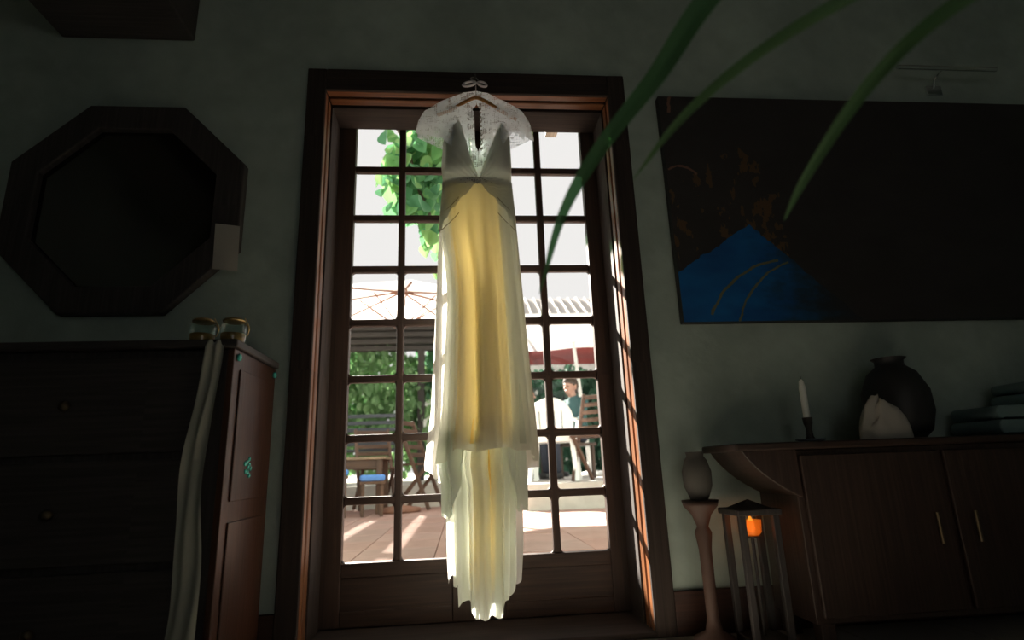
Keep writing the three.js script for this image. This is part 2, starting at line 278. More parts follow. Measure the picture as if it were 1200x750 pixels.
  const low = curve1([[-0.232, 1.975], [-0.219, 1.968], [-0.165, 1.945], [-0.125, 1.93], [-0.1, 1.9], [-0.06, 1.87], [0.0, 1.765], [0.026, 1.735], [0.05, 1.765], [0.11, 1.87], [0.15, 1.93], [0.17, 1.955], [0.21, 1.955], [0.264, 1.942]]);
  for (const s of [-1, 1]) {
    mesh('lace_yoke', grid(56, 40, (u, v) => {
      const slot = 0.5 * 0.024, xs = 0.026 + s * slot, xe = s < 0 ? -0.232 : 0.264;
      const xt = lerp(0, xe - xs, u) + xs, tp = Math.abs(xt - 0.026) < 0.13 ? neck(xt) : ridge(xt), y = lerp(tp, low(xt), v);
      const close = (1 - u) ** 6 * s * 0.0115 * (1 - sstep(1.868, 1.9, y));
      const z = 0.205 + 0.055 * Math.sin(Math.min(1, v * 1.1) * 1.5) * (1 - 0.75 * sstep(0.45, 1, u)) + 0.012 * Math.sin(u * 9 + v) * sstep(0.5, 1, u);
      return [xt - close, y, z];
    }, (u, v, p) => [p[0], p[1]]), D.lace, dress);
  }
  for (const s of [-1, 1]) mesh('lace_yoke', grid(60, 30, (u, v) => {       // the far side, its collar closed above an open back
    const xe = s < 0 ? -0.228 : 0.26, X0 = lerp(0.026, xe, u), y = lerp(ridge(X0) + 0.002, 1.9 + 0.09 * u * u, v);
    const x = X0 + s * 0.036 * (1 - u) ** 3 * sstep(2.14, 2.09, y);
    return [x, y, 0.203 - 0.045 * Math.sin(Math.min(1, v * 1.2) * 1.5) - 0.006 * Math.sin(u * 7)];
  }), D.lace, dress);
  for (let k = 0; k < 11; k++) for (const s of [-1, 1]) { if (s < 0) { const b = mesh('button', new THREE.SphereGeometry(0.0048, 10, 8), D.lace.clone(), dress); b.material = D.bead; b.position.set(0.0385, 2.085 - k * 0.021, 0.262); } }
  // collar piece and hanging loops at the neck
  for (const [x, r, w] of [[-0.004, 0.25, 1.5], [0.052, -0.35, 1.1]]) mesh('hanging_loop', new THREE.TorusGeometry(0.017, 0.0055, 8, 28).scale(w, 0.6, 1.3).rotateZ(r).translate(x, 2.222, 0.209), D.ribbon, dress);
  // beaded waist and hip chains
  mesh('sash', grid(N, 6, (u, v) => { const th = (u * 2 - 1) * Math.PI, y = lerp(1.742, 1.716, v), L = Le(y), R = Re(y); return [(L + R) / 2 + (R - L) / 2 * 1.012 * Math.sin(th), y, Zd + (0.0595 + 0.002 * Math.sin(v * 3.1)) * Math.cos(th)]; }), D.bodice, dress);
  const beads = [];
  for (let k = 0; k < 70; k++) { const x = 0.022 + (rnd() + rnd() - 1) * 0.085, r = rr(0.003, 0.0062), b = new THREE.SphereGeometry(r, 8, 6); b.translate(x, 1.729 + rr(-0.012, 0.012), Zd + 0.062 * Math.sqrt(Math.max(0.1, 1 - ((x - 0.021) / 0.14) ** 2))); beads.push(b); }
  mesh('beaded_belt', beads, D.bead, dress);
  const onSkirt = (x, y) => { const L = Le(y), R = Re(y), sn = clamp((x - (L + R) / 2) / ((R - L) / 2), -1, 1); return [x, y, Zd + (0.07 + 0.062 * sstep(1.75, 1.0, y)) * Math.sqrt(Math.max(0, 1 - sn * sn)) + 0.001]; };
  for (const [xs, s] of [[-0.128, 1], [0.17, -1]]) for (const dy of [0, 0.07]) mesh('hip_chain', tube([0, 1, 2, 3, 4].map((k) => onSkirt(xs + s * k * 0.018, 1.53 + dy + 0.006 * k + 0.002 * k * k)), 0.0016, 30, 6), D.cord, dress);

  // hanger
  const hg = thing('clothes_hanger', 'orange wooden clothes hanger inside the shoulders of the wedding dress', 'hanger', [0, 0, 0]);
  const orange = S({ color: rgb(0.75, 0.33, 0.07), map: grainA, roughness: 0.4 });
  const arm = new THREE.CatmullRomCurve3([[-0.14, 2.066], [-0.08, 2.096], [-0.02, 2.136], [0.024, 2.155], [0.07, 2.136], [0.13, 2.092], [0.195, 2.052]].map(([x, y]) => new THREE.Vector3(x, y, 0.206)));
  const armG = new THREE.TubeGeometry(arm, 48, 0.0075, 10, false); mesh('arm', armG, orange, hg);
  mesh('hook', tube([[0.024, 2.155, 0.206], [0.024, 2.2, 0.206], [0.022, 2.24, 0.2], [0.005, 2.262, 0.185], [0.008, 2.288, 0.165], [0.026, 2.296, 0.155], [0.036, 2.28, 0.158]], 0.0022, 48, 8), S({ color: rgb(0.5, 0.5, 0.5), metalness: 1, roughness: 0.3 }), hg);
  const nail = mesh('nail', new THREE.CylinderGeometry(0.003, 0.003, 0.05, 8).rotateX(Math.PI / 2).translate(0.024, 2.291, 0.158), S({ color: rgb(0.2, 0.2, 0.2), metalness: 1, roughness: 0.5 }));
  tag(nail, 'small dark nail in the door frame head that holds the hanger hook', 'nail');
}
// ================================================================ INSIDE THE ROOM
{ // painting on the back wall
  const t = thing('painting', 'large dark canvas painting with a blue triangle low in its near corner on the wall', 'painting', [0, 0, 0]);
  const x0 = 0.85, x1 = 2.75, y0 = 1.155, y1 = 2.22;
  mesh('stretcher', box(x0, x1, y0, y1, 0.122, 0.158, 0.003), S({ color: rgb(0.03, 0.035, 0.035), roughness: 0.8 }), t);
  const paint = tex(1024, (u, v) => {                               // u, v over the canvas, v up
    const X = u * (x1 - x0), Y = v * (y1 - y0), n = fbm(u, v, 12, 40), n2 = fbm(u, v, 40, 44);
    let c = [0.17 + 0.05 * n, 0.16 + 0.05 * n, 0.16 + 0.05 * n];
    const ridge = 0.22 + 0.62 * X - Math.max(0, X - 0.34) * 1.6 + 0.03 * (n2 - 0.5);
    if (Y < ridge && Y > 0) { c = [0.02, 0.36 + 0.16 * (n - 0.5), 0.62 + 0.2 * (n - 0.5)]; if (X > 0.3) { const k = sstep(0.3, 0.75, X + 0.25 * (n2 - 0.5)); c = [lerp(c[0], 0.15, k), lerp(c[1], 0.17, k), lerp(c[2], 0.19, k)]; } }
    const arc = (cx, cy, r, w, a0, a1) => { const d = Math.hypot(X - cx, Y - cy), a = Math.atan2(Y - cy, X - cx); return Math.abs(d - r + 0.012 * (n2 - 0.5)) < w && a > a0 && a < a1; };
    if (arc(0.5, -0.15, 0.42, 0.006, 1.7, 2.7) || arc(0.62, -0.12, 0.4, 0.005, 1.9, 2.9)) c = [0.42, 0.42, 0.32];
    if (Y > ridge && Y < ridge + 0.38 && X < 0.5 && fbm(u * 1.0, v * 0.25, 60, 50) > 0.6 && n > 0.42) c = [0.36, 0.27, 0.17];
    if (arc(0.28, 0.98, 0.24, 0.007, 2.6, 3.14) || arc(0.06, 0.62, 0.09, 0.005, 0.6, 2.2)) c = [0.5, 0.36, 0.3];
    return c;
  });
  const cg = new THREE.PlaneGeometry(x1 - x0 - 0.004, y1 - y0 - 0.004); cg.translate((x0 + x1) / 2, (y0 + y1) / 2, 0.1592);
  mesh('canvas', cg, S({ map: paint, roughness: 0.75, bumpMap: plasterBump, bumpScale: 0.001 }), t);
  const l = thing('picture_light', 'slim metal picture light bar above the dark painting', 'picture light', [2.25, 2.36, 0.12]);
  const met = S({ color: rgb(0.75, 0.78, 0.78), metalness: 1, roughness: 0.22 });
  mesh('shade', new THREE.CylinderGeometry(0.011, 0.011, 0.5, 16).rotateZ(Math.PI / 2).translate(0, 0, 0.1), met, l);
  mesh('arm', tube([[0, -0.05, 0.004], [0, 0.0, 0.03], [0, 0.012, 0.07], [0, 0, 0.1]], 0.005), met, l);
  mesh('mount', box(-0.04, 0.04, -0.08, -0.03, 0.0005, 0.012, 0.003), met, l);
}
{ // octagonal mirror with a card
  const t = thing('wall_mirror', 'dark octagonal wall mirror in a wide black frame above the cabinet', 'mirror', [-1.37, 1.665, 0.121]);
  const oct = (r) => { const s = []; for (let k = 0; k < 8; k++) { const a = (k + 0.5) * Math.PI / 4; s.push(new THREE.Vector2(r * Math.cos(a), r * Math.sin(a))); } return s; };
  const sh = new THREE.Shape(oct(0.475)); sh.holes.push(new THREE.Path(oct(0.37)));
  mesh('frame', metreUV(new THREE.ExtrudeGeometry(sh, { depth: 0.035, bevelEnabled: true, bevelSize: 0.006, bevelThickness: 0.006, bevelSegments: 2 }).translate(0, 0, 0.006)), M.blackWood, t);
  mesh('glass', new THREE.ExtrudeGeometry(new THREE.Shape(oct(0.375)), { depth: 0.004, bevelEnabled: false }).translate(0, 0, 0.016), S({ color: rgb(0.12, 0.12, 0.12), metalness: 1, roughness: 0.12 }), t);
  const c = mesh('paper_card', grid(4, 8, (u, v) => [lerp(-1.012, -0.918, u) + 0.006 * v, lerp(1.575, 1.385, v) - 0.012 * (u - 0.5), 0.178 + 0.006 * Math.sin(u * 3) * v]), S({ color: rgb(0.5, 0.47, 0.42), roughness: 0.9 }));
  tag(c, 'pale paper card stuck on the edge of the octagonal mirror', 'card');
}
{ // dresser with drawers, side panel with teal studs
  const t = thing('dresser', 'tall dark dresser with reddish side panel and teal studs standing by the wall', 'dresser', [0, 0, 0]);
  const X = -0.755, W = -2.45, zf = 0.54;
  mesh('carcass', box(W, X - 0.02, 0.06, 1.0, 0.14, zf - 0.02, 0.004), M.blackWood, t);
  mesh('top', box(W - 0.02, X + 0.012, 1.0, 1.026, 0.139, zf + 0.015, 0.006, 'x'), M.blackWood, t);
  const side = mesh('side_panel', [box(X - 0.02, X, 0.02, 0.999, 0.14, zf, 0.003), box(X, X + 0.006, 0.1, 0.48, 0.19, zf - 0.05, 0.003), box(X, X + 0.006, 0.54, 0.94, 0.19, zf - 0.05, 0.003)], M.redWood, t);
  side.userData.label = 'reddish brown side panel';
  const teal = S({ color: rgb(0.08, 0.5, 0.42), roughness: 0.15, metalness: 0.2 });
  for (const [y, z] of [[0.975, 0.16], [0.975, 0.51]]) { const b = mesh('stud', new THREE.SphereGeometry(0.012, 16, 10).scale(0.6, 1, 1), teal, side); b.position.set(X + 0.004, y, z); }
  const orn = []; for (let k = 0; k < 9; k++) { const a = k * 2.4, r = 0.011 * Math.sqrt(k); orn.push(new THREE.SphereGeometry(0.008, 10, 8).scale(0.6, 1, 1).translate(X + 0.007, 0.64 + r * Math.sin(a), 0.37 + r * Math.cos(a))); }
  mesh('ornament', orn, teal, side).userData.label = 'teal glass ornament';
  for (let c = 0; c < 2; c++) for (let k = 0; k < 3; k++) {
    const a = W + 0.03 + c * 0.81, d = mesh('drawer', box(a, a + 0.78, 0.08 + k * 0.305, 0.365 + k * 0.305, zf - 0.02, zf, 0.004, 'x'), M.blackWood, t);
    mesh('knob', new THREE.SphereGeometry(0.016, 14, 10).translate(a + 0.39, 0.22 + k * 0.305, zf + 0.014), S({ color: rgb(0.1, 0.08, 0.05), metalness: 0.8, roughness: 0.4 }), d);
  }
  const cl = mesh('hanging_cloth', grid(20, 60, (u, v) => {
    const y = 1.035 - 1.0 * v * 0.985, w = lerp(0.05, 0.085, v), x = -0.815 - 0.02 * v + (u - 0.5) * w, k = sstep(0, 0.03, v);
    return [x + 0.01 * Math.sin(v * 9 + 1), lerp(1.0275, y, k), lerp(0.532, 0.566, k) + 0.006 * Math.sin(u * 12 + v * 5) + 0.004 * Math.sin(v * 21 + u * 4)];
  }), S({ color: rgb(0.4, 0.41, 0.35), roughness: 0.95 }));
  tag(cl, 'narrow grey cloth hanging down the front edge of the dresser', 'cloth');
  const gl = P({ color: rgb(0.9, 1, 0.97), transmission: 1, thickness: 0, roughness: 0.03 }), brass = S({ color: rgb(0.75, 0.55, 0.25), metalness: 1, roughness: 0.3 }), honey = S({ color: rgb(0.32, 0.16, 0.03), roughness: 0.4 });
  [[-0.885, 0.475, 'glass clip jar with amber contents farther from the doors on the dresser'], [-0.79, 0.475, 'glass clip jar with amber contents nearest the doors on the dresser']].forEach(([x, z, l]) => {
    const j = thing('glass_jar', l, 'jar', [x, 1.0265, z], 0, 'glass jars on the dresser');
    mesh('body', lathe([[0, 0], [0.036, 0], [0.04, 0.006], [0.04, 0.056], [0.03, 0.066], [0.03, 0.072]]), gl, j);
    mesh('contents', lathe([[0, 0.003], [0.035, 0.004], [0.037, 0.032], [0, 0.033]]), honey, j);
    mesh('lid', lathe([[0, 0.086], [0.024, 0.084], [0.033, 0.078], [0.034, 0.072], [0, 0.072]]), brass, j);
    mesh('wire_bail', [tube([[0.03, 0.066, -0.012], [0.042, 0.062, 0], [0.05, 0.04, 0.006], [0.045, 0.022, 0.008], [0.05, 0.05, 0.002], [0.033, 0.085, 0]], 0.0016, 30, 6)], brass, j);
  });
}
{ // console on the other side
  const t = thing('sideboard', 'long dark wooden sideboard with tapered overhanging end beneath the painting', 'sideboard', [0, 0, 0]);
  mesh('top', box(0.87, 2.7, 0.634, 0.66, 0.141, 0.43, 0.008, 'x'), M.darkWood, t);
  const br = new THREE.Shape(); br.moveTo(0.9, 0.633); br.quadraticCurveTo(0.96, 0.54, 1.09, 0.48); br.lineTo(1.09, 0.633);
  mesh('bracket', metreUV(new THREE.ExtrudeGeometry(br, { depth: 0.25, bevelEnabled: true, bevelSize: 0.003, bevelThickness: 0.003, bevelSegments: 1 }).translate(0, 0, 0.16)), M.darkWood, t);
  mesh('carcass', box(1.08, 2.68, 0.08, 0.633, 0.142, 0.4, 0.004), M.darkWood, t);
  for (let k = 0; k < 3; k++) { const a = 1.1 + k * 0.53, d = mesh('door', box(a, a + 0.51, 0.1, 0.615, 0.4, 0.418, 0.005), M.darkWood, t); mesh('handle', new THREE.CylinderGeometry(0.006, 0.006, 0.1, 10).translate(a + (k ? 0.06 : 0.45), 0.36, 0.43), S({ color: rgb(0.2, 0.16, 0.1), metalness: 1, roughness: 0.4 }), d); }
  for (const x of [1.12, 2.62]) for (const z of [0.17, 0.37]) mesh('leg', box(x - 0.025, x + 0.025, 0, 0.085, z - 0.025, z + 0.025, 0.004), M.darkWood, t);
  const c = thing('candlestick', 'white taper candle in dark holder on pale saucer atop the sideboard', 'candle', [1.235, 0.6605, 0.28]);
  mesh('saucer', lathe([[0, 0], [0.03, 0], [0.05, 0.008], [0.052, 0.011], [0.03, 0.005], [0, 0.004]]), S({ color: rgb(0.6, 0.66, 0.75), roughness: 0.25 }), c);
  mesh('holder', lathe([[0, 0.005], [0.022, 0.005], [0.012, 0.02], [0.01, 0.05], [0.016, 0.07], [0.018, 0.09], [0, 0.09]]), M.blackWood, c);
  mesh('candle', lathe([[0, 0.088], [0.0125, 0.088], [0.0122, 0.2], [0.009, 0.226], [0.003, 0.234], [0, 0.235]], 20), P({ color: rgb(0.85, 0.88, 0.84), roughness: 0.6 }), c);
  mesh('wick', new THREE.CylinderGeometry(0.001, 0.001, 0.014, 6).translate(0, 0.24, 0), M.blackWood, c);
  const v = thing('vase', 'large dark rounded vase on the sideboard behind the white cloth', 'vase', [1.62, 0.6605, 0.262]);
  mesh('body', lathe([[0, 0], [0.07, 0], [0.1, 0.03], [0.118, 0.1], [0.115, 0.18], [0.085, 0.25], [0.05, 0.28], [0.05, 0.3], [0.062, 0.31], [0.055, 0.312], [0.042, 0.29], [0.042, 0.27]], 40), S({ color: rgb(0.02, 0.02, 0.022), roughness: 0.5 }), v);
  const nap = grid(28, 28, (u, w) => {                              // a crumpled cloth heap
    const a = u * 2 * Math.PI, r = w, n = noise.noise(Math.cos(a) * 1.6 + 3, Math.sin(a) * 1.6, r * 2.2), hgt = 0.13 * Math.pow(Math.max(0, 1 - r * r), 0.55) * (1 + 0.45 * n);
    return [1.47 + Math.cos(a) * r * (0.095 + 0.03 * n), 0.6612 + Math.max(0, hgt), 0.365 + Math.sin(a) * r * (0.04 + 0.012 * n)];
  });
  tag(mesh('crumpled_cloth', nap, S({ color: rgb(0.42, 0.4, 0.36), roughness: 0.95 })), 'crumpled pale cloth heaped on the sideboard before the dark vase', 'cloth');
  const linen = S({ color: rgb(0.18, 0.27, 0.27), roughness: 0.95 });
  const fold2 = (x0, x1, y0, y1, z0, z1) => { const r = (y1 - y0) / 2; const s = new THREE.Shape(); s.moveTo(0, 0); s.lineTo(x1 - x0, 0); s.lineTo(x1 - x0, y1 - y0); s.lineTo(0, y1 - y0); s.absarc(0, r, r, Math.PI / 2, Math.PI * 1.5, false); return metreUV(new THREE.ExtrudeGeometry(s, { depth: z1 - z0, bevelEnabled: true, bevelSize: 0.006, bevelThickness: 0.006 }).translate(x0, y0, z0)); };
  tag(mesh('folded_linen', [fold2(1.93, 2.42, 0.668, 0.71, 0.17, 0.38), fold2(1.94, 2.42, 0.724, 0.762, 0.17, 0.37)], linen), 'wide folded blue grey linen lying flat on the far end of the sideboard', 'linen', 'folded linens on the sideboard');
  tag(mesh('folded_linen', [fold2(2.12, 2.42, 0.775, 0.81, 0.18, 0.36), fold2(2.13, 2.42, 0.824, 0.855, 0.18, 0.35)], linen), 'smaller folded blue grey linen stacked on top of the wide one', 'linen', 'folded linens on the sideboard');
}
{ // floor lantern
  const t = thing('lantern', 'dark floor lantern with an amber flame standing before the sideboard end', 'lantern', [0.955, 0, 0.29]);
  const w = 0.06;
  mesh('base', box(-w - 0.01, w + 0.01, 0, 0.03, -w - 0.01, w + 0.01, 0.004), M.blackWood, t);
  for (const x of [-1, 1]) for (const z of [-1, 1]) mesh('post', box(x * w - 0.011, x * w + 0.011, 0.029, 0.42, z * w - 0.011, z * w + 0.011, 0.003), M.blackWood, t);
  mesh('roof', [box(-w - 0.02, w + 0.02, 0.419, 0.44, -w - 0.02, w + 0.02, 0.005), new THREE.ConeGeometry(0.08, 0.03, 4, 1).rotateY(Math.PI / 4).translate(0, 0.455, 0)].map((g) => metreUV(g)), M.blackWood, t);
  for (const [a, x, z] of [[0, 0, w], [0, 0, -w], [1, w, 0], [1, -w, 0]]) { const p = mesh('pane', new THREE.PlaneGeometry(2 * w - 0.02, 0.39), M.glass, t); p.position.set(x, 0.224, z); p.rotation.y = a * Math.PI / 2; }
  const cup = mesh('flame_cup', lathe([[0.02, 0.345], [0.034, 0.36], [0.036, 0.4]], 20), P({ color: rgb(1, 0.5, 0.1), transmission: 0.7, thickness: 0, roughness: 0.4 }), t);
  mesh('stand', [new THREE.CylinderGeometry(0.006, 0.006, 0.32, 8).translate(0, 0.187, 0), new THREE.CylinderGeometry(0.03, 0.03, 0.006, 16).translate(0, 0.344, 0)], M.blackWood, t);
  mesh('flame', lathe([[0, 0.355], [0.012, 0.366], [0.015, 0.378], [0.009, 0.398], [0, 0.42]], 14), S({ color: rgb(0.8, 0.3, 0.05), emissive: rgb(1, 0.32, 0.03), emissiveIntensity: 1.1 }), t);
  const l = new THREE.PointLight(rgb(1, 0.45, 0.1), 0.006); l.position.set(0, 0.38, 0.0); l.castShadow = true; l.shadow.radius = 0.6; l.name = 'lantern_light'; t.add(l);
}
{ // pedestal with an urn
  const t = thing('pedestal', 'slender reddish turned wooden pedestal standing against the wall', 'pedestal', [0.8, 0, 0.24]);
  mesh('column', lathe([[0, 0], [0.07, 0], [0.07, 0.02], [0.03, 0.04], [0.02, 0.08], [0.022, 0.3], [0.03, 0.36], [0.02, 0.38], [0.034, 0.42], [0.06, 0.45], [0.065, 0.47], [0, 0.47]]), S({ color: rgb(0.09, 0.05, 0.038), roughness: 0.6 }), t);
  const u = thing('urn', 'small grey brown urn resting on the reddish pedestal', 'urn', [0.8, 0.4705, 0.24]);
  mesh('body', lathe([[0, 0], [0.03, 0], [0.035, 0.01], [0.05, 0.05], [0.052, 0.1], [0.04, 0.14], [0.03, 0.155], [0.034, 0.17], [0.028, 0.17], [0.024, 0.155]]), S({ color: rgb(0.1, 0.095, 0.085), roughness: 0.7 }), u);
}
{ // tall plant beside the camera whose blades arch into view
  const t = thing('potted_plant', 'tall potted plant whose long arching green blades hang into the top of the view', 'plant', [0, 0, 0]);
  const px = 1.08, pz = 1.98;
  mesh('pot', lathe([[0, 0.0], [0.12, 0], [0.15, 0.28], [0.165, 0.3], [0.165, 0.33], [0.145, 0.33], [0.14, 0.29], [0, 0.29]]).translate(px, 0, pz), S({ color: rgb(0.25, 0.1, 0.06), roughness: 0.8 }), t);
  mesh('soil', lathe([[0, 0.297], [0.139, 0.292]]).translate(px, 0, pz), S({ color: rgb(0.03, 0.02, 0.015), roughness: 1 }), t);
  mesh('stem', tube([[px, 0.28, pz], [px + 0.01, 0.6, pz], [px - 0.01, 0.9, pz - 0.01], [px, 1.16, pz]], 0.024, 30, 12), S({ color: rgb(0.16, 0.12, 0.07), roughness: 0.9 }), t);
  const gm = (r, g, b) => P({ color: rgb(r, g, b), transmission: 0.45, thickness: 0, roughness: 0.75 });
  const mats = [gm(0.12, 0.26, 0.1), gm(0.15, 0.3, 0.12), gm(0.09, 0.24, 0.1)];
  const blade = (pts, w, mi, twist = 0) => {
    const c = new THREE.CatmullRomCurve3(pts.map((p) => new THREE.Vector3(...p))), side = new THREE.Vector3(), tan = new THREE.Vector3(), view = new THREE.Vector3(0, 0.25, 0.97);
    mesh('leaf', grid(6, 60, (u, v) => {
      const p = c.getPoint(v); c.getTangent(v, tan); side.crossVectors(tan, view).normalize();
      const nn = new THREE.Vector3().crossVectors(side, tan).normalize(), ww = w * (0.55 + 0.45 * Math.sin(Math.min(1, v * 1.6 + 0.1) * Math.PI * 0.5)) * Math.pow(1 - Math.pow(v, 2.2), 0.8) + 0.0012;
      const k = u - 0.5; side.applyAxisAngle(tan, twist * v);
      return [p.x + side.x * k * ww + nn.x * 0.35 * Math.abs(k) * ww, p.y + side.y * k * ww + nn.y * 0.35 * Math.abs(k) * ww, p.z + side.z * k * ww + nn.z * 0.35 * Math.abs(k) * ww];
    }, (u, v) => [u, v]), mats[mi], t);
  };
  const top = [px, 1.15, pz];
  blade([top, [0.85, 1.42, 1.92], [0.55, 1.47, 1.82], [0.313, 1.261, 1.678], [0.258, 1.195, 1.593], [0.176, 1.11, 1.506], [0.123, 1.028, 1.45], [0.083, 0.9, 1.393]], 0.042, 2);
  blade([top, [0.92, 1.27, 1.92], [0.7, 1.28, 1.83], [0.469, 1.207, 1.735], [0.36, 1.17, 1.641], [0.29, 1.125, 1.57], [0.231, 1.06, 1.512]], 0.03, 1);
  blade([top, [1.0, 1.24, 1.93], [0.8, 1.23, 1.87], [0.582, 1.157, 1.799], [0.52, 1.11, 1.701], [0.468, 1.013, 1.59], [0.455, 0.97, 1.55]], 0.028, 0);
  blade([top, [1.15, 1.2, 1.8], [1.1, 1.12, 1.6], [0.98, 0.98, 1.45]], 0.03, 0);
  blade([top, [1.3, 1.35, 2.0], [1.55, 1.25, 2.05], [1.65, 1.0, 2.1]], 0.04, 1);
  blade([top, [1.15, 1.4, 2.2], [1.2, 1.35, 2.45], [1.25, 1.1, 2.6]], 0.04, 2);
  blade([top, [1.2, 1.35, 1.8], [1.4, 1.3, 1.65], [1.55, 1.05, 1.55]], 0.04, 0);
}
// ================================================================ OUTSIDE
{
  const eave = structure('eave', box(-2.9, 3.5, 2.64, 2.72, -0.62, -0.262), S({ color: rgb(0.2, 0.12, 0.08), map: grainB, roughness: 0.8 }));
  for (const x of [-0.85, 0.505, 1.9]) mesh('rafter', box(x - 0.035, x + 0.035, 2.545, 2.639, -0.7, -0.262, 0.004), S({ color: rgb(0.45, 0.36, 0.3), map: grainB, roughness: 0.8 }), eave);
  const ter = structure('terrace', box(-7, 7, -0.2, 0.178, -5.0, -0.262), S({ color: rgb(0.5, 0.35, 0.3), roughness: 0.95 }));
  const tm = [[0.55, 0.33, 0.265], [0.52, 0.3, 0.24], [0.58, 0.36, 0.295], [0.53, 0.34, 0.28]].map(([r, g, b]) => S({ color: rgb(r, g, b), map: plasterTone, bumpMap: plasterBump, bumpScale: 0.002, roughness: 0.9 }));
  const tg = metreUV(new RoundedBoxGeometry(0.397, 0.03, 0.397, 2, 0.004));
  for (let i = 0; i < 15; i++) for (let j = 0; j < 11; j++) {
    const t = mesh('paving_tile', tg, tm[Math.floor(rnd() * 4)], ter); t.position.set(-2.8 + 0.4 * i, 0.185 + rr(-0.002, 0.002), -0.47 - 0.4 * j);
  }
  const conc = S({ color: rgb(0.72, 0.68, 0.62), map: plasterTone, bumpMap: plasterBump, bumpScale: 0.003, roughness: 0.95 });
  structure('platform', [box(-12, 12, -0.2, 0.45, -40, -5.0), box(0.55, 7, 0.0, 0.449, -5.0, -3.35, 0.01)], conc);
  structure('ground', box(-40, 40, -0.4, -0.21, -60, -0.262), conc);
}
// leaf shapes
function leafGeo(L, W, bend) {
  return grid(4, 6, (u, v) => { const k = (u - 0.5) * 2, w = W * Math.pow(Math.sin(Math.PI * Math.pow(clamp(v * 0.97 + 0.03), 0.6)), 0.9); return [k * w / 2, -v * L + 0.12 * L * (1 - Math.abs(k)) * 0, bend * v * v * L + 0.22 * Math.abs(k) * w]; }, (u, v) => [u, v]);
}
const leafMat = (r, g, b, t = 0.5) => P({ color: rgb(r, g, b), transmission: t, thickness: 0, roughness: 0.85, specularIntensity: 0.5 });
function scatter(geo, n, place) {                                   // many leaves joined in one geometry
  const base = geo.index ? geo.toNonIndexed() : geo, bp = base.attributes.position, bn = base.attributes.normal, bu = base.attributes.uv, c = bp.count;
  const P0 = new Float32Array(n * c * 3), N0 = new Float32Array(n * c * 3), U0 = new Float32Array(n * c * 2), v = new THREE.Vector3(), q = new THREE.Matrix4(), nm = new THREE.Matrix3();
  for (let i = 0; i < n; i++) {
    const [pos, eul, s] = place(i); q.compose(new THREE.Vector3(...pos), new THREE.Quaternion().setFromEuler(new THREE.Euler(...eul)), new THREE.Vector3(s, s, s)); nm.getNormalMatrix(q);
    for (let k = 0; k < c; k++) { v.fromBufferAttribute(bp, k).applyMatrix4(q).toArray(P0, (i * c + k) * 3); v.fromBufferAttribute(bn, k).applyMatrix3(nm).normalize().toArray(N0, (i * c + k) * 3); U0[(i * c + k) * 2] = bu.getX(k); U0[(i * c + k) * 2 + 1] = bu.getY(k); }
  }
  const g = new THREE.BufferGeometry(); g.setAttribute('position', new THREE.BufferAttribute(P0, 3)); g.setAttribute('normal', new THREE.BufferAttribute(N0, 3)); g.setAttribute('uv', new THREE.BufferAttribute(U0, 2)); return g;
}
const inBall = () => { for (;;) { const p = [rr(-1, 1), rr(-1, 1), rr(-1, 1)]; if (Math.hypot(...p) < 1) return p; } };
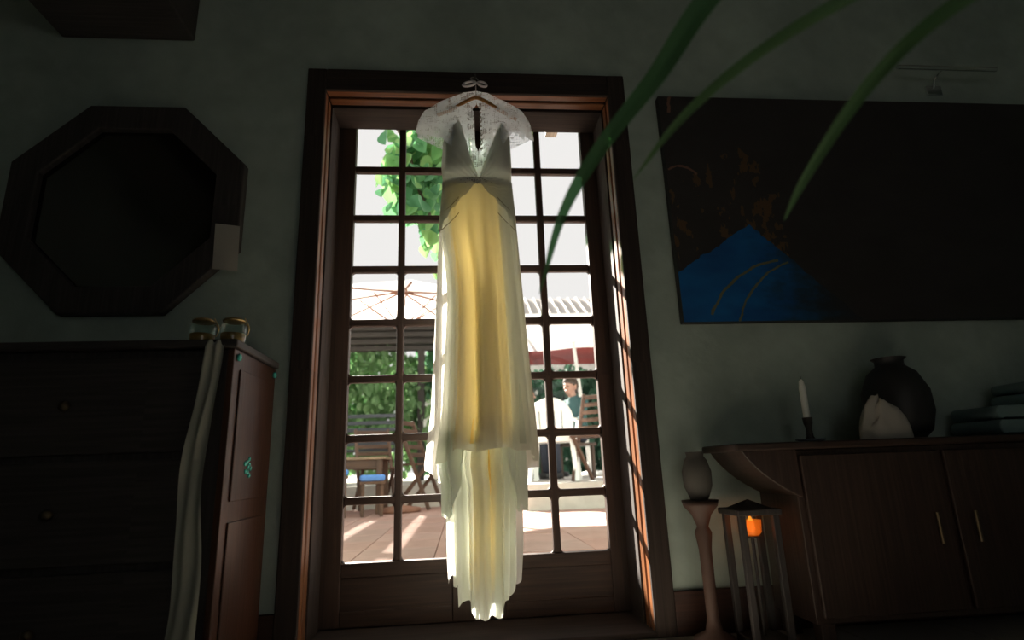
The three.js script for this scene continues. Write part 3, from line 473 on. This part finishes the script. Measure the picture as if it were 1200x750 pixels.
{ // broad-leaved tree over the terrace
  const t = thing('tree', 'leafy green tree with broad leaves hanging outside the upper door panes', 'tree', [-3.9, 0.2, -2.3]);
  const bark = S({ color: rgb(0.14, 0.1, 0.07), map: grainB, roughness: 0.95 });
  const K = ([x, y, z]) => [-0.0555 + (x + 0.0555) * 0.816, 0.608 + (y - 0.608) * 0.816, -1.2 + (z + 2) * 0.8];
  const W = ([x, y, z]) => [x + 3.9, y - 0.2, z + 2.3];
  mesh('trunk', tube([[-3.9, 0.18, -2.3], [-3.85, 1.2, -2.25], [-3.9, 2.4, -2.3], [-3.7, 3.6, -2.2], [-3.2, 4.2, -2.15], [-2.4, 4.3, -2.1]].map(W), 0.09, 40, 12), bark, t);
  mesh('branch', tube([[-3.0, 4.25, -2.15], [-1.9, 4.2, -2.1], [-1.3, 4.05, -2.05], [-0.75, 3.5, -1.6], [-0.64, 3.13, -1.2], [-0.34, 2.97, -1.2]].map(W), 0.026, 40, 8), bark, t);
  mesh('branch', tube([[-0.75, 3.7, -2.0], [-0.5, 3.3, -2.0], [-0.4, 2.9, -1.95], [-0.25, 2.5, -1.95]].map(K).map(W), 0.012, 30, 6), bark, t);
  mesh('branch', tube([[-0.4, 3.5, -2.0], [-0.1, 3.25, -2.02], [0.05, 2.9, -1.98]].map(K).map(W), 0.012, 30, 6), bark, t);
  const gs = [leafGeo(0.12, 0.13, 0.25), leafGeo(0.15, 0.14, 0.4), leafGeo(0.1, 0.11, 0.15)];
  const ms = [leafMat(0.2, 0.42, 0.16), leafMat(0.13, 0.33, 0.15), leafMat(0.3, 0.5, 0.2), leafMat(0.1, 0.27, 0.14)];
  let n = 0;
  while (n < 290) {                                                 // the hanging spray seen through the panes
    const x = rr(-0.78, 0.2), y = rr(2.22, 3.62), z = rr(-2.25, -1.7);
    const left = curve1([[2.2, -0.18], [2.35, -0.3], [2.55, -0.47], [2.75, -0.66], [3.0, -0.72], [3.3, -0.66], [3.7, -0.5]])(y), right = y > 3.12 ? 0.14 : -0.13;  // upper right edge widened behind the dress to shade the jamb
    const e = Math.min(x - left, right - x); if (e < 0 || (e < 0.14 && rnd() > 0.25 + e * 5)) continue;
    const l = mesh('leaf', gs[n % 3], ms[Math.floor(rnd() * 4)], t), s = rr(0.65, 1.0); l.scale.set(s, s, s); l.position.set(...W(K([x, y, z]))); l.rotation.set(rr(-0.5, 0.9), rr(-1.2, 1.2), rr(-0.9, 0.9)); n++;
  }
  const g = scatter(gs[0], 900, () => { const [a, b, c] = inBall(); const k = rnd(); const C = k < 0.42 ? [-1.4, 3.78, -2.1, 0.45, 0.48, 0.4] : k < 0.72 ? [-0.02, 2.84, -1.36, 0.1, 0.26, 0.08] : [-0.36, 2.72, -1.42, 0.2, 0.42, 0.08]; return [W([C[0] + a * C[3], C[1] + b * C[4], C[2] + c * C[5]]), [rr(-0.9, 0.9), rr(-3, 3), rr(-0.9, 0.9)], rr(0.7, 1.1)]; });  // two unseen clumps added to block sun, the third thickens the spray
  const f = mesh('foliage', g, ms[1], t); f.userData.kind = 'stuff';
}
function bush(name, label, [x, y, z], [rx, ry, rz], n, mat, s, mat2) {
  const t = thing(name, label, name.includes('hedge') ? 'hedge' : 'shrub', [x, y, z]);
  const place = () => { const [a, b, c] = inBall(); const k = 0.75 + 0.25 * rnd(), l = Math.hypot(a, b, c); const q = (l > 0.5 ? 1 : 0.8); return [[a * rx * q, ry + b * ry * q, c * rz * q], [rr(-1, 1), rr(-3, 3), rr(-1, 1)], s * rr(0.7, 1.3) * k]; };
  const g = mesh('foliage', scatter(leafGeo(0.13, 0.1, 0.3), n, place), mat, t); g.userData.kind = 'stuff';
  if (mat2) { const g2 = mesh('blossom', scatter(leafGeo(0.11, 0.11, 0.1), Math.round(n * 0.5), place), mat2, t); g2.userData.kind = 'stuff'; }
  mesh('stem', [tube([[0, 0, 0], [0.04, ry * 0.6, 0.02], [-0.05, ry * 1.3, 0]], 0.03, 12, 6), tube([[0, 0, 0], [-rx * 0.3, ry * 0.6, 0], [-rx * 0.5, ry, 0]], 0.02, 12, 6)], S({ color: rgb(0.12, 0.08, 0.05), roughness: 0.9 }), t);
}
{
  const g1 = leafMat(0.16, 0.34, 0.14), g2 = leafMat(0.1, 0.24, 0.12), g3 = leafMat(0.24, 0.4, 0.18), dk = leafMat(0.05, 0.13, 0.08, 0.3);
  bush('garden_shrub', 'dense green shrub under the pergola nearest the outer frame edge', [-2.5, 0.45, -8.6], [1.0, 1.4, 0.6], 1700, g1, 1.3);
  bush('garden_shrub', 'lighter green shrub under the pergola between muntin and post', [-1.45, 0.45, -8.3], [0.9, 1.3, 0.6], 1700, g3, 1.3);
  bush('garden_shrub', 'dark green shrub behind the pergola post beside the dress', [-0.5, 0.45, -8.7], [0.8, 1.35, 0.6], 1500, g2, 1.3);
  bush('flowering_shrub', 'pale flowering shrub in full sun just beside the hanging dress', [-0.2, 0.45, -6.3], [0.4, 0.85, 0.4], 380, g3, 1.1, leafMat(0.9, 0.9, 0.85, 0.4));
  bush('hedge', 'dark clipped hedge behind the seated people and white chairs', [1.9, 0.45, -8.0], [1.7, 1.0, 0.5], 2600, dk, 1.4);
}
{ // pergola
  const t = thing('pergola', 'dark timber pergola with stacked horizontal beams over the shrubs', 'pergola', [0, 0.45, -8]);
  const wd = S({ color: rgb(0.09, 0.075, 0.065), map: grainB, roughness: 0.85 });
  for (let k = 0; k < 4; k++) mesh('beam', box(-3.2, -0.35, 2.3 + k * 0.115, 2.385 + k * 0.115, -0.1 - k * 0.02, 0.05 + k * 0.06, 0.006, 'x'), wd, t);
  for (const x of [-3.1, -0.78]) mesh('post', box(x - 0.06, x + 0.06, 0, 2.3, -0.08, 0.05, 0.006), wd, t);
  mesh('roof', [box(-3.3, -0.3, 2.76, 2.8, -1.2, 0.3, 0.004)], wd, t);
  for (let k = 0; k < 15; k++) mesh('slat', box(-8.4 + k * 0.42, -8.015 + k * 0.42, 2.76, 2.785, -1.2, 3.3, 0.004), wd, t);  // unseen slats, with the beams and posts below, added to shade the terrace
  for (const z of [-1.0, 3.1]) mesh('beam', box(-8.4, -2.1, 2.66, 2.759, z - 0.04, z + 0.04, 0.006, 'x'), wd, t);
  for (const [x, z] of [[-8.2, 3.2], [-2.6, 3.2], [-8.2, -1]]) mesh('post', box(x - 0.06, x + 0.06, z > 0 ? -0.25 : 0, 2.66, z - 0.06, z + 0.06, 0.006), wd, t);
}
function parasol(name, label, [x, y, z], h, R, drop, tilt, fabric, poleMat, ribMat, group) {
  const t = thing(name, label, 'parasol', [x, y, z], 0.2, group); t.rotation.z = tilt;
  const n = 8, can = [];
  if (fabric) mesh('canopy', grid(64, 10, (u, v) => { const a = u * 2 * Math.PI, r = v * R, k = Math.cos(Math.PI / n) / Math.cos(((a % (2 * Math.PI / n)) - Math.PI / n)); return [r * k * Math.cos(a), h - drop * v - 0.04 * v * (1 - v) * 4 * (1 - 0.4 * Math.abs(Math.cos(a * 4))), r * k * Math.sin(a)]; }), fabric, t);
  for (let i = 0; i < n; i++) { const a = i * 2 * Math.PI / n; mesh('rib', bar([0.02 * Math.cos(a), h - 0.035, 0.02 * Math.sin(a)], [R * 0.99 * Math.cos(a), h - drop - 0.02, R * 0.99 * Math.sin(a)], 0.022, 0.022), ribMat, t); mesh('strut', bar([0.03 * Math.cos(a), h - drop - 0.25, 0.03 * Math.sin(a)], [R * 0.5 * Math.cos(a), h - drop * 0.5 - 0.05, R * 0.5 * Math.sin(a)], 0.016, 0.016), ribMat, t); }
  mesh('pole', new THREE.CylinderGeometry(0.022, 0.022, h, 14).translate(0, h / 2, 0), poleMat, t);
  mesh('finial', new THREE.SphereGeometry(0.035, 14, 10).translate(0, h + 0.02, 0), poleMat, t);
  mesh('foot', lathe([[0, 0], [0.22, 0], [0.22, 0.05], [0.05, 0.08], [0.03, 0.2], [0, 0.2]]), poleMat, t);
}
{
  const white = P({ color: rgb(0.93, 0.92, 0.9), transmission: 0.55, thickness: 0, roughness: 1 }), red = P({ color: rgb(0.11, 0.018, 0.015), transmission: 0.2, thickness: 0, roughness: 1 });
  const brown = S({ color: rgb(0.22, 0.1, 0.06), roughness: 0.7 }), wp = S({ color: rgb(0.75, 0.73, 0.7), roughness: 0.5 });
  parasol('parasol', 'white canvas parasol with brown ribs over the dark wooden tables', [-0.72, 0.19, -4.0], 2.45, 0.95, 0.2, 0, white, brown, brown);
  const fr = thing('bare_parasol', 'bare pale parasol frame with short spread arms on a leaning pole above the seated people', 'parasol', [1.72, 0.45, -5.7]); fr.rotation.z = 0.07;
  mesh('pole', new THREE.CylinderGeometry(0.022, 0.028, 1.93, 14).translate(0, 0.965, 0), wp, fr);
  for (const [x, y, z] of [[-0.3, 0.07, 0.05], [0.22, 0.1, 0.05], [-0.03, 0.12, -0.2], [0.05, 0.09, 0.28]]) mesh('arm', bar([0, 1.9, 0], [x, 1.9 + y, z], 0.018, 0.018), wp, fr);
  mesh('foot', lathe([[0, 0], [0.22, 0], [0.22, 0.05], [0.05, 0.08], [0.03, 0.2], [0, 0.2]]), wp, fr);
  const wa = thing('awning', 'white canvas awning glowing above the dark red one', 'awning', [0.9, 0.45, -8.3]);
  mesh('cloth', grid(30, 14, (u, v) => [u * 2.6 - 0.1, lerp(3.05, 2.15, v) - 0.03 * Math.sin(u * 9) * v, 0.9 * v + 0.05 * Math.sin(v * 3)]), white, wa);
  for (const x of [-0.1, 2.5]) mesh('post', new THREE.CylinderGeometry(0.03, 0.03, 3.05, 10).translate(x, 1.525, 0), brown, wa);
  // red awning at the back
  const a = thing('awning', 'dark red awning stretched behind the white parasol pole', 'awning', [1.0, 0.45, -7.6]);
  mesh('cloth', grid(40, 16, (u, v) => { const top = 2.2 + 0.14 * u + 0.03 * Math.sin(u * 5); return [u * 2.2 - 0.1, lerp(top, 1.87, v), 0.35 * v * (v < 0.7 ? v : 0.7) + 0.02 * Math.sin(u * 30) * v]; }), red, a);
  for (const x of [-0.1, 2.1]) mesh('post', new THREE.CylinderGeometry(0.03, 0.03, x < 0 ? 2.2 : 2.34, 10).translate(x, (x < 0 ? 2.2 : 2.34) / 2, 0), brown, a);
}
{ // neighbouring house with a barrel tile roof
  const t = thing('house', 'sunlit white house with barrel tiled roof rising above the parasols', 'house', [0.6, 0.45, -10.4]);
  const wh = S({ color: rgb(0.85, 0.83, 0.8), map: plasterTone, roughness: 0.95 }), tl = S({ color: rgb(0.86, 0.82, 0.78), map: plasterTone, roughness: 0.9 }), und = S({ color: rgb(0.5, 0.47, 0.44), roughness: 1 });
  mesh('wall', box(0, 3.6, 0, 3.45, -2.4, -0.1), wh, t);
  const y0 = 3.47, y1 = 4.39, z0 = 0.25, z1 = -1.25, L = Math.hypot(y1 - y0, z1 - z0), sl = Math.atan2(y1 - y0, z0 - z1);
  mesh('roof', bar([1.8, y0 - 0.06, z0], [1.8, y1 - 0.06, z1], 3.8, 0.05), und, t);
  const rows = 6, cols = 17, tlen = L / rows;
  const hg = new THREE.CylinderGeometry(0.112, 0.102, tlen * 0.97, 10, 1, true, -Math.PI / 2, Math.PI); hg.rotateX(Math.PI / 2 + sl);
  for (let r = 0; r < rows; r++) for (let c = 0; c < cols; c++) { const k = (r + 0.5) / rows, p = mesh('roof_tile', hg, tl, t); p.position.set(0.02 + c * 0.22 + rr(-0.012, 0.012), lerp(y0, y1, k) + 0.01, lerp(z0, z1, k)); p.rotation.y = rr(-0.06, 0.06); }
}
{ // garden furniture
  const wood = S({ color: rgb(0.17, 0.085, 0.05), map: grainA, roughness: 0.65 }), blueWood = S({ color: rgb(0.09, 0.1, 0.12), map: grainB, roughness: 0.7 }), blue = S({ color: rgb(0.1, 0.25, 0.62), roughness: 0.8 }), light = S({ color: rgb(0.5, 0.33, 0.2), map: grainA, roughness: 0.6 });
  const bn = thing('garden_bench', 'dark slatted wooden bench standing before the green shrubs', 'bench', [-1.3, 0.45, -5.35]);
  for (let k = 0; k < 5; k++) mesh('slat', box(-0.42, 0.42, 0.5 + k * 0.09, 0.55 + k * 0.09, -0.02 + k * -0.012, 0.005 + k * -0.012, 0.005, 'x'), blueWood, bn);
  for (let k = 0; k < 4; k++) mesh('slat', box(-0.42, 0.42, 0.42, 0.445, 0.03 + k * 0.1, 0.11 + k * 0.1, 0.005, 'x'), blueWood, bn);
  for (const x of [-0.44, 0.44]) { mesh('leg', bar([x, 0, 0.02], [x, 0.95, -0.07], 0.05, 0.05), blueWood, bn); mesh('leg', bar([x, 0, 0.42], [x, 0.62, 0.42], 0.05, 0.05), blueWood, bn); mesh('armrest', bar([x, 0.63, -0.04], [x, 0.63, 0.45], 0.05, 0.03), blueWood, bn); }
  const slatted = (name, label, pos, turn, m, group, lean = 0) => {
    const t = thing(name, label, 'chair', pos, turn, group);
    for (const x of [-0.2, 0.2]) { mesh('leg', bar([x, 0, 0.2], [x, 0.92, -0.16], 0.035, 0.035), m, t); mesh('leg', bar([x * 0.9, 0, -0.2], [x * 0.9, 0.46, 0.2], 0.035, 0.035), m, t); }
    for (let k = 0; k < 5; k++) { const y = 0.52 + k * 0.085, z = 0.2 - 0.36 * y / 0.92; mesh('slat', box(-0.2, 0.2, y, y + 0.045, z - 0.012, z + 0.006, 0.004, 'x'), m, t); }
    for (let k = 0; k < 5; k++) mesh('slat', box(-0.21, 0.21, 0.44, 0.46, -0.16 + k * 0.078, -0.1 + k * 0.078, 0.004, 'x'), m, t);
    return t;
  };
  slatted('folding_chair', 'brown slatted folding chair turned sideways between the dress and the muntin', [-0.56, 0.2, -4.45], 1.25, wood, null).scale.setScalar(1.08);
  slatted('folding_chair', 'brown slatted folding chair beside the white plastic chairs', [1.36, 0.45, -3.7], -0.7, wood, null);
  slatted('folding_chair', 'dark slatted folding chair pushed against the wooden table', [-1.1, 0.2, -4.75], 0.4, wood, null);
  const tb = thing('garden_table', 'dark legged wooden table with pale top beyond the blue stools', 'table', [-1.28, 0.2, -4.15]);
  for (let k = 0; k < 5; k++) mesh('slat', box(-0.5, 0.42, 0.545, 0.57, -0.3 + k * 0.122, -0.19 + k * 0.122, 0.004, 'x'), light, tb);
  for (const x of [-0.44, 0.36]) for (const z of [-0.25, 0.25]) mesh('leg', box(x - 0.03, x + 0.03, 0, 0.545, z - 0.03, z + 0.03, 0.004), wood, tb);
  for (const z of [-0.25, 0.25]) mesh('apron', box(-0.42, 0.34, 0.45, 0.54, z - 0.012, z + 0.012, 0.003, 'x'), wood, tb);
  const st = (label, x, z, h) => { const t = thing('stool', label, 'stool', [x, 0.2, z], 0.2, 'blue topped stools'); mesh('cushion', new RoundedBoxGeometry(0.24, 0.06, 0.24, 3, 0.025).translate(0, h, 0), blue, t); mesh('seat', box(-0.12, 0.12, h - 0.06, h - 0.031, -0.12, 0.12, 0.004), wood, t); for (const a of [-0.09, 0.09]) for (const b of [-0.09, 0.09]) mesh('leg', box(a - 0.015, a + 0.015, 0, h - 0.06, b - 0.015, b + 0.015, 0.003), wood, t); };
  st('blue cushioned wooden stool nearest the door frame edge', -1.3, -3.6, 0.42); st('blue cushioned wooden stool nearer the muntin and slatted chair', -0.95, -3.62, 0.36);
  // white moulded plastic chairs
  const plastic = S({ color: rgb(0.85, 0.85, 0.84), roughness: 0.35 });
  const mono = (label, pos, turn) => {
    const t = thing('plastic_chair', label, 'chair', pos, turn, 'white plastic garden chairs');
    const back = new THREE.Shape(); back.moveTo(-0.22, 0); back.lineTo(0.22, 0); back.lineTo(0.24, 0.24); back.quadraticCurveTo(0.2, 0.44, 0, 0.46); back.quadraticCurveTo(-0.2, 0.44, -0.24, 0.24); back.lineTo(-0.22, 0);
    for (const x of [-0.13, -0.05, 0.03, 0.11]) { const h = new THREE.Path(); h.moveTo(x, 0.08); h.lineTo(x + 0.022, 0.08); h.lineTo(x + 0.022, 0.32); h.lineTo(x, 0.32); h.lineTo(x, 0.08); back.holes.push(h); }
    mesh('backrest', metreUV(new THREE.ExtrudeGeometry(back, { depth: 0.012, bevelEnabled: true, bevelSize: 0.004, bevelThickness: 0.004, bevelSegments: 2 }).rotateX(-0.22).translate(0, 0.42, -0.2)), plastic, t);
    mesh('seat', new RoundedBoxGeometry(0.46, 0.025, 0.44, 3, 0.012).translate(0, 0.42, 0.02), plastic, t);
    for (const x of [-1, 1]) { mesh('leg', bar([x * 0.25, 0, 0.25], [x * 0.21, 0.42, 0.2], 0.05, 0.035), plastic, t); mesh('leg', bar([x * 0.25, 0, -0.27], [x * 0.21, 0.42, -0.18], 0.05, 0.035), plastic, t); mesh('armrest', [bar([x * 0.25, 0.64, -0.24], [x * 0.27, 0.64, 0.2], 0.05, 0.02), bar([x * 0.22, 0.42, 0.2], [x * 0.27, 0.64, 0.19], 0.045, 0.02)], plastic, t); }
  };
  mono('white plastic armchair nearest the outer pane edge with its slotted back turned here', [0.95, 0.45, -4.0], Math.PI - 0.25);
  mono('white plastic armchair partly behind the hanging dress', [0.5, 0.45, -4.75], Math.PI + 0.3);
}
{ // two seated people
  // bones: [a, b, ra, rb]; meshes the smooth union of tapered capsules on a grid of its own
  const V = (a) => new THREE.Vector3(...a);
  function blob(bones, cell, k = 0.02, extra) {
    const lo = new THREE.Vector3(1e9, 1e9, 1e9), hi = lo.clone().negate();
    for (const [a, b, ra, rb] of bones) for (const [p, r] of [[a, ra], [b, rb]]) { lo.min(V(p).subScalar(r + 3 * cell)); hi.max(V(p).addScalar(r + 3 * cell)); }
    const c = lo.clone().add(hi).multiplyScalar(0.5), half = Math.max(hi.x - lo.x, hi.y - lo.y, hi.z - lo.z) / 2, n = Math.min(120, Math.max(16, Math.ceil(2 * half / cell)));
    const mc = new MarchingCubes(n, new THREE.MeshBasicMaterial(), false, false, 120000); mc.isolation = 0;
    const B = bones.map(([a, b, ra, rb]) => { const d = [b[0] - a[0], b[1] - a[1], b[2] - a[2]]; return [a, d, d[0] * d[0] + d[1] * d[1] + d[2] * d[2] + 1e-9, ra, rb]; });
    const hs = n / 2;
    for (let z = 0; z < n; z++) for (let y = 0; y < n; y++) for (let x = 0; x < n; x++) {
      const px = c.x + (x - hs) / hs * half, py = c.y + (y - hs) / hs * half, pz = c.z + (z - hs) / hs * half; let f = 1e9;
      for (const [a, d, l, ra, rb] of B) { const ux = px - a[0], uy = py - a[1], uz = pz - a[2], t = clamp((ux * d[0] + uy * d[1] + uz * d[2]) / l), q = Math.hypot(ux - d[0] * t, uy - d[1] * t, uz - d[2] * t) - lerp(ra, rb, t); const h = clamp(0.5 + 0.5 * (f - q) / k); f = lerp(f, q, h) - k * h * (1 - h); if (f > 1e8) f = q; }
      if (extra) f = extra(px, py, pz, f);
      mc.field[(z * n + y) * n + x] = -f;
    }
    mc.update();
    const g = new THREE.BufferGeometry(), cnt = mc.count; g.setAttribute('position', new THREE.BufferAttribute(mc.positionArray.slice(0, cnt * 3), 3)); g.setAttribute('normal', new THREE.BufferAttribute(mc.normalArray.slice(0, cnt * 3), 3));
    g.scale(half, half, half).translate(c.x, c.y, c.z); g.setAttribute('uv', new THREE.BufferAttribute(new Float32Array(cnt * 2), 2));
    return g;
  }
  function hand(s, w, dir) {                                        // palm, four unequal bent fingers and a thumb from the side of the palm
    const up = [0, 1, 0], W = V(w), D = V(dir).normalize(), Sd = new THREE.Vector3().crossVectors(D, V(up)).normalize().multiplyScalar(s), N = new THREE.Vector3().crossVectors(Sd, D).multiplyScalar(s);
    const at = (a, b, c) => W.clone().addScaledVector(D, a).addScaledVector(Sd, b).addScaledVector(N, c).toArray();
    const bones = [[at(0, 0, 0), at(0.07, 0.018, 0), 0.024, 0.02], [at(0, 0, 0), at(0.07, -0.018, 0), 0.024, 0.019]];
    [[0.028, 0.068], [0.01, 0.078], [-0.009, 0.072], [-0.027, 0.056]].forEach(([b, L]) => bones.push([at(0.075, b, 0), at(0.075 + L * 0.5, b * 1.1, -0.006), 0.0095, 0.0088], [at(0.075 + L * 0.5, b * 1.1, -0.006), at(0.075 + L * 0.88, b * 1.15, -0.03), 0.0088, 0.0075]));
    bones.push([at(0.02, 0.022, -0.004), at(0.05, 0.05, -0.014), 0.012, 0.01], [at(0.05, 0.05, -0.014), at(0.08, 0.055, -0.022), 0.01, 0.0085]);
    return blob(bones, 0.004, 0.006);
  }
  function person(label, pos, turn, jacket, hairC, headTurn) {
    const t = thing('person', label, 'person', pos, turn, null);
    const skin = S({ color: rgb(0.38, 0.21, 0.15), roughness: 0.6 }), hip = [0, 0.53, -0.06];
    const J = { neck: [0, 1.02, -0.03], chest: [0, 0.86, -0.07], head: [0, 1.15, 0.01] };
    const limbs = [], coat = [[[0, 0.58, -0.07], J.chest, 0.125, 0.14], [[-0.07, 0.62, -0.06], [0.07, 0.62, -0.06], 0.11, 0.11], [[-0.15, 0.94, -0.06], [0.15, 0.94, -0.06], 0.07, 0.07], [J.chest, [0, 0.98, -0.045], 0.13, 0.075]], trouser = [[[-0.09, 0.54, -0.07], [0.09, 0.54, -0.07], 0.105, 0.105]], hands = [];
    for (const s of [-1, 1]) {
      const sh = [s * 0.185, 0.93, -0.055], el = [s * 0.23, 0.68, 0.04], wr = [s * 0.1, 0.64, 0.27], kn = [s * 0.11, 0.54, 0.38], an = [s * 0.11, 0.1, 0.36], toe = [s * 0.12, 0.045, 0.5];
      limbs.push([sh, el, 0.045, 0.036], [el, wr, 0.036, 0.024], [[s * 0.09, 0.53, -0.05], kn, 0.075, 0.052], [kn, an, 0.05, 0.035]);
      coat.push([sh, el, 0.062, 0.05], [el, wr, 0.05, 0.038]); trouser.push([[s * 0.09, 0.54, -0.05], kn, 0.092, 0.066], [kn, [an[0], 0.12, an[2]], 0.066, 0.055]);
      hands.push(hand(s, wr, [-s * 0.5, -0.2, 1]));
      mesh('shoe', blob([[[an[0], 0.05, an[2] - 0.03], toe, 0.045, 0.035]], 0.01), S({ color: rgb(0.03, 0.03, 0.03), roughness: 0.6 }), t);
    }
    const body = blob([[[0, 0.56, -0.07], J.chest, 0.11, 0.12], [[-0.14, 0.93, -0.055], [0.14, 0.93, -0.055], 0.05, 0.05], [[0, 0.96, -0.045], [0, 1.08, -0.02], 0.052, 0.048], ...limbs], 0.012);
    // head with brow, nose, lips, chin and ears
    const hb = [[[0, 1.19, -0.015], [0, 1.175, 0.0], 0.088, 0.085], [[0, 1.13, 0.02], [0, 1.085, 0.045], 0.066, 0.036], [[0, 1.165, 0.085], [0, 1.125, 0.108], 0.01, 0.015], [[-0.028, 1.18, 0.072], [0.028, 1.18, 0.072], 0.014, 0.014], [[-0.018, 1.098, 0.077], [0.018, 1.098, 0.077], 0.009, 0.009], [[0, 1.06, -0.015], [0, 1.12, -0.01], 0.048, 0.05]];
    for (const s of [-1, 1]) hb.push([[s * 0.086, 1.165, -0.01], [s * 0.088, 1.12, -0.005], 0.014, 0.009]);
    const hd = blob(hb, 0.004, 0.016);
    const spin = (g) => g.translate(0, 0, 0).applyMatrix4(new THREE.Matrix4().makeTranslation(0, 0, 0.0).multiply(new THREE.Matrix4().makeRotationY(headTurn)));
    const b = mesh('body', [body, spin(hd), ...hands], skin, t);
    const eyes = []; for (const s of [-1, 1]) eyes.push(spin(new THREE.SphereGeometry(0.0115, 12, 8).translate(s * 0.032, 1.158, 0.073)));
    mesh('eyes', eyes, S({ color: rgb(0.05, 0.04, 0.035), roughness: 0.2 }), t);
    mesh('hair', spin(blob([[[0, 1.212, -0.012], [0, 1.195, -0.02], 0.097, 0.097], [[0, 1.16, -0.06], [0, 1.1, -0.065], 0.075, 0.055]], 0.006, 0.02, (x, y, z, f) => Math.max(f, z - 0.04 - (y - 1.17) * 1.6))), S({ color: hairC, roughness: 0.8 }), t);
    mesh('jacket', blob(coat, 0.012, 0.03), S({ color: jacket, roughness: 0.9 }), t);
    mesh('trousers', blob(trouser, 0.012, 0.03), S({ color: rgb(0.03, 0.035, 0.05), roughness: 0.9 }), t);
    return t;
  }
  person('seated person in a dark teal jacket facing the dress side behind the white chair', [1.36, 0.45, -5.0], -1.1, rgb(0.03, 0.09, 0.09), rgb(0.04, 0.025, 0.015), 0.2);
  person('seated person in a green top half hidden behind the hanging dress', [0.9, 0.45, -5.85], 0.9, rgb(0.1, 0.16, 0.07), rgb(0.05, 0.03, 0.02), 0.1);
  const pl = S({ color: rgb(0.1, 0.06, 0.04), map: grainA, roughness: 0.6 });
  [[1.36, -5.0, -1.1, 'low wooden stool under the person in the teal jacket'], [0.9, -5.85, 0.9, 'low wooden stool under the person in the green top']].forEach(([x, z, r, l]) => {
    const t = thing('stool', l, 'stool', [x, 0.45, z], r); mesh('seat', box(-0.19, 0.19, 0.395, 0.432, -0.22, 0.14, 0.008), pl, t);
    for (const a of [-0.15, 0.15]) for (const b of [-0.18, 0.1]) mesh('leg', box(a - 0.02, a + 0.02, 0, 0.396, b - 0.02, b + 0.02, 0.004), pl, t);
  });
}
renderer.render(scene, camera);
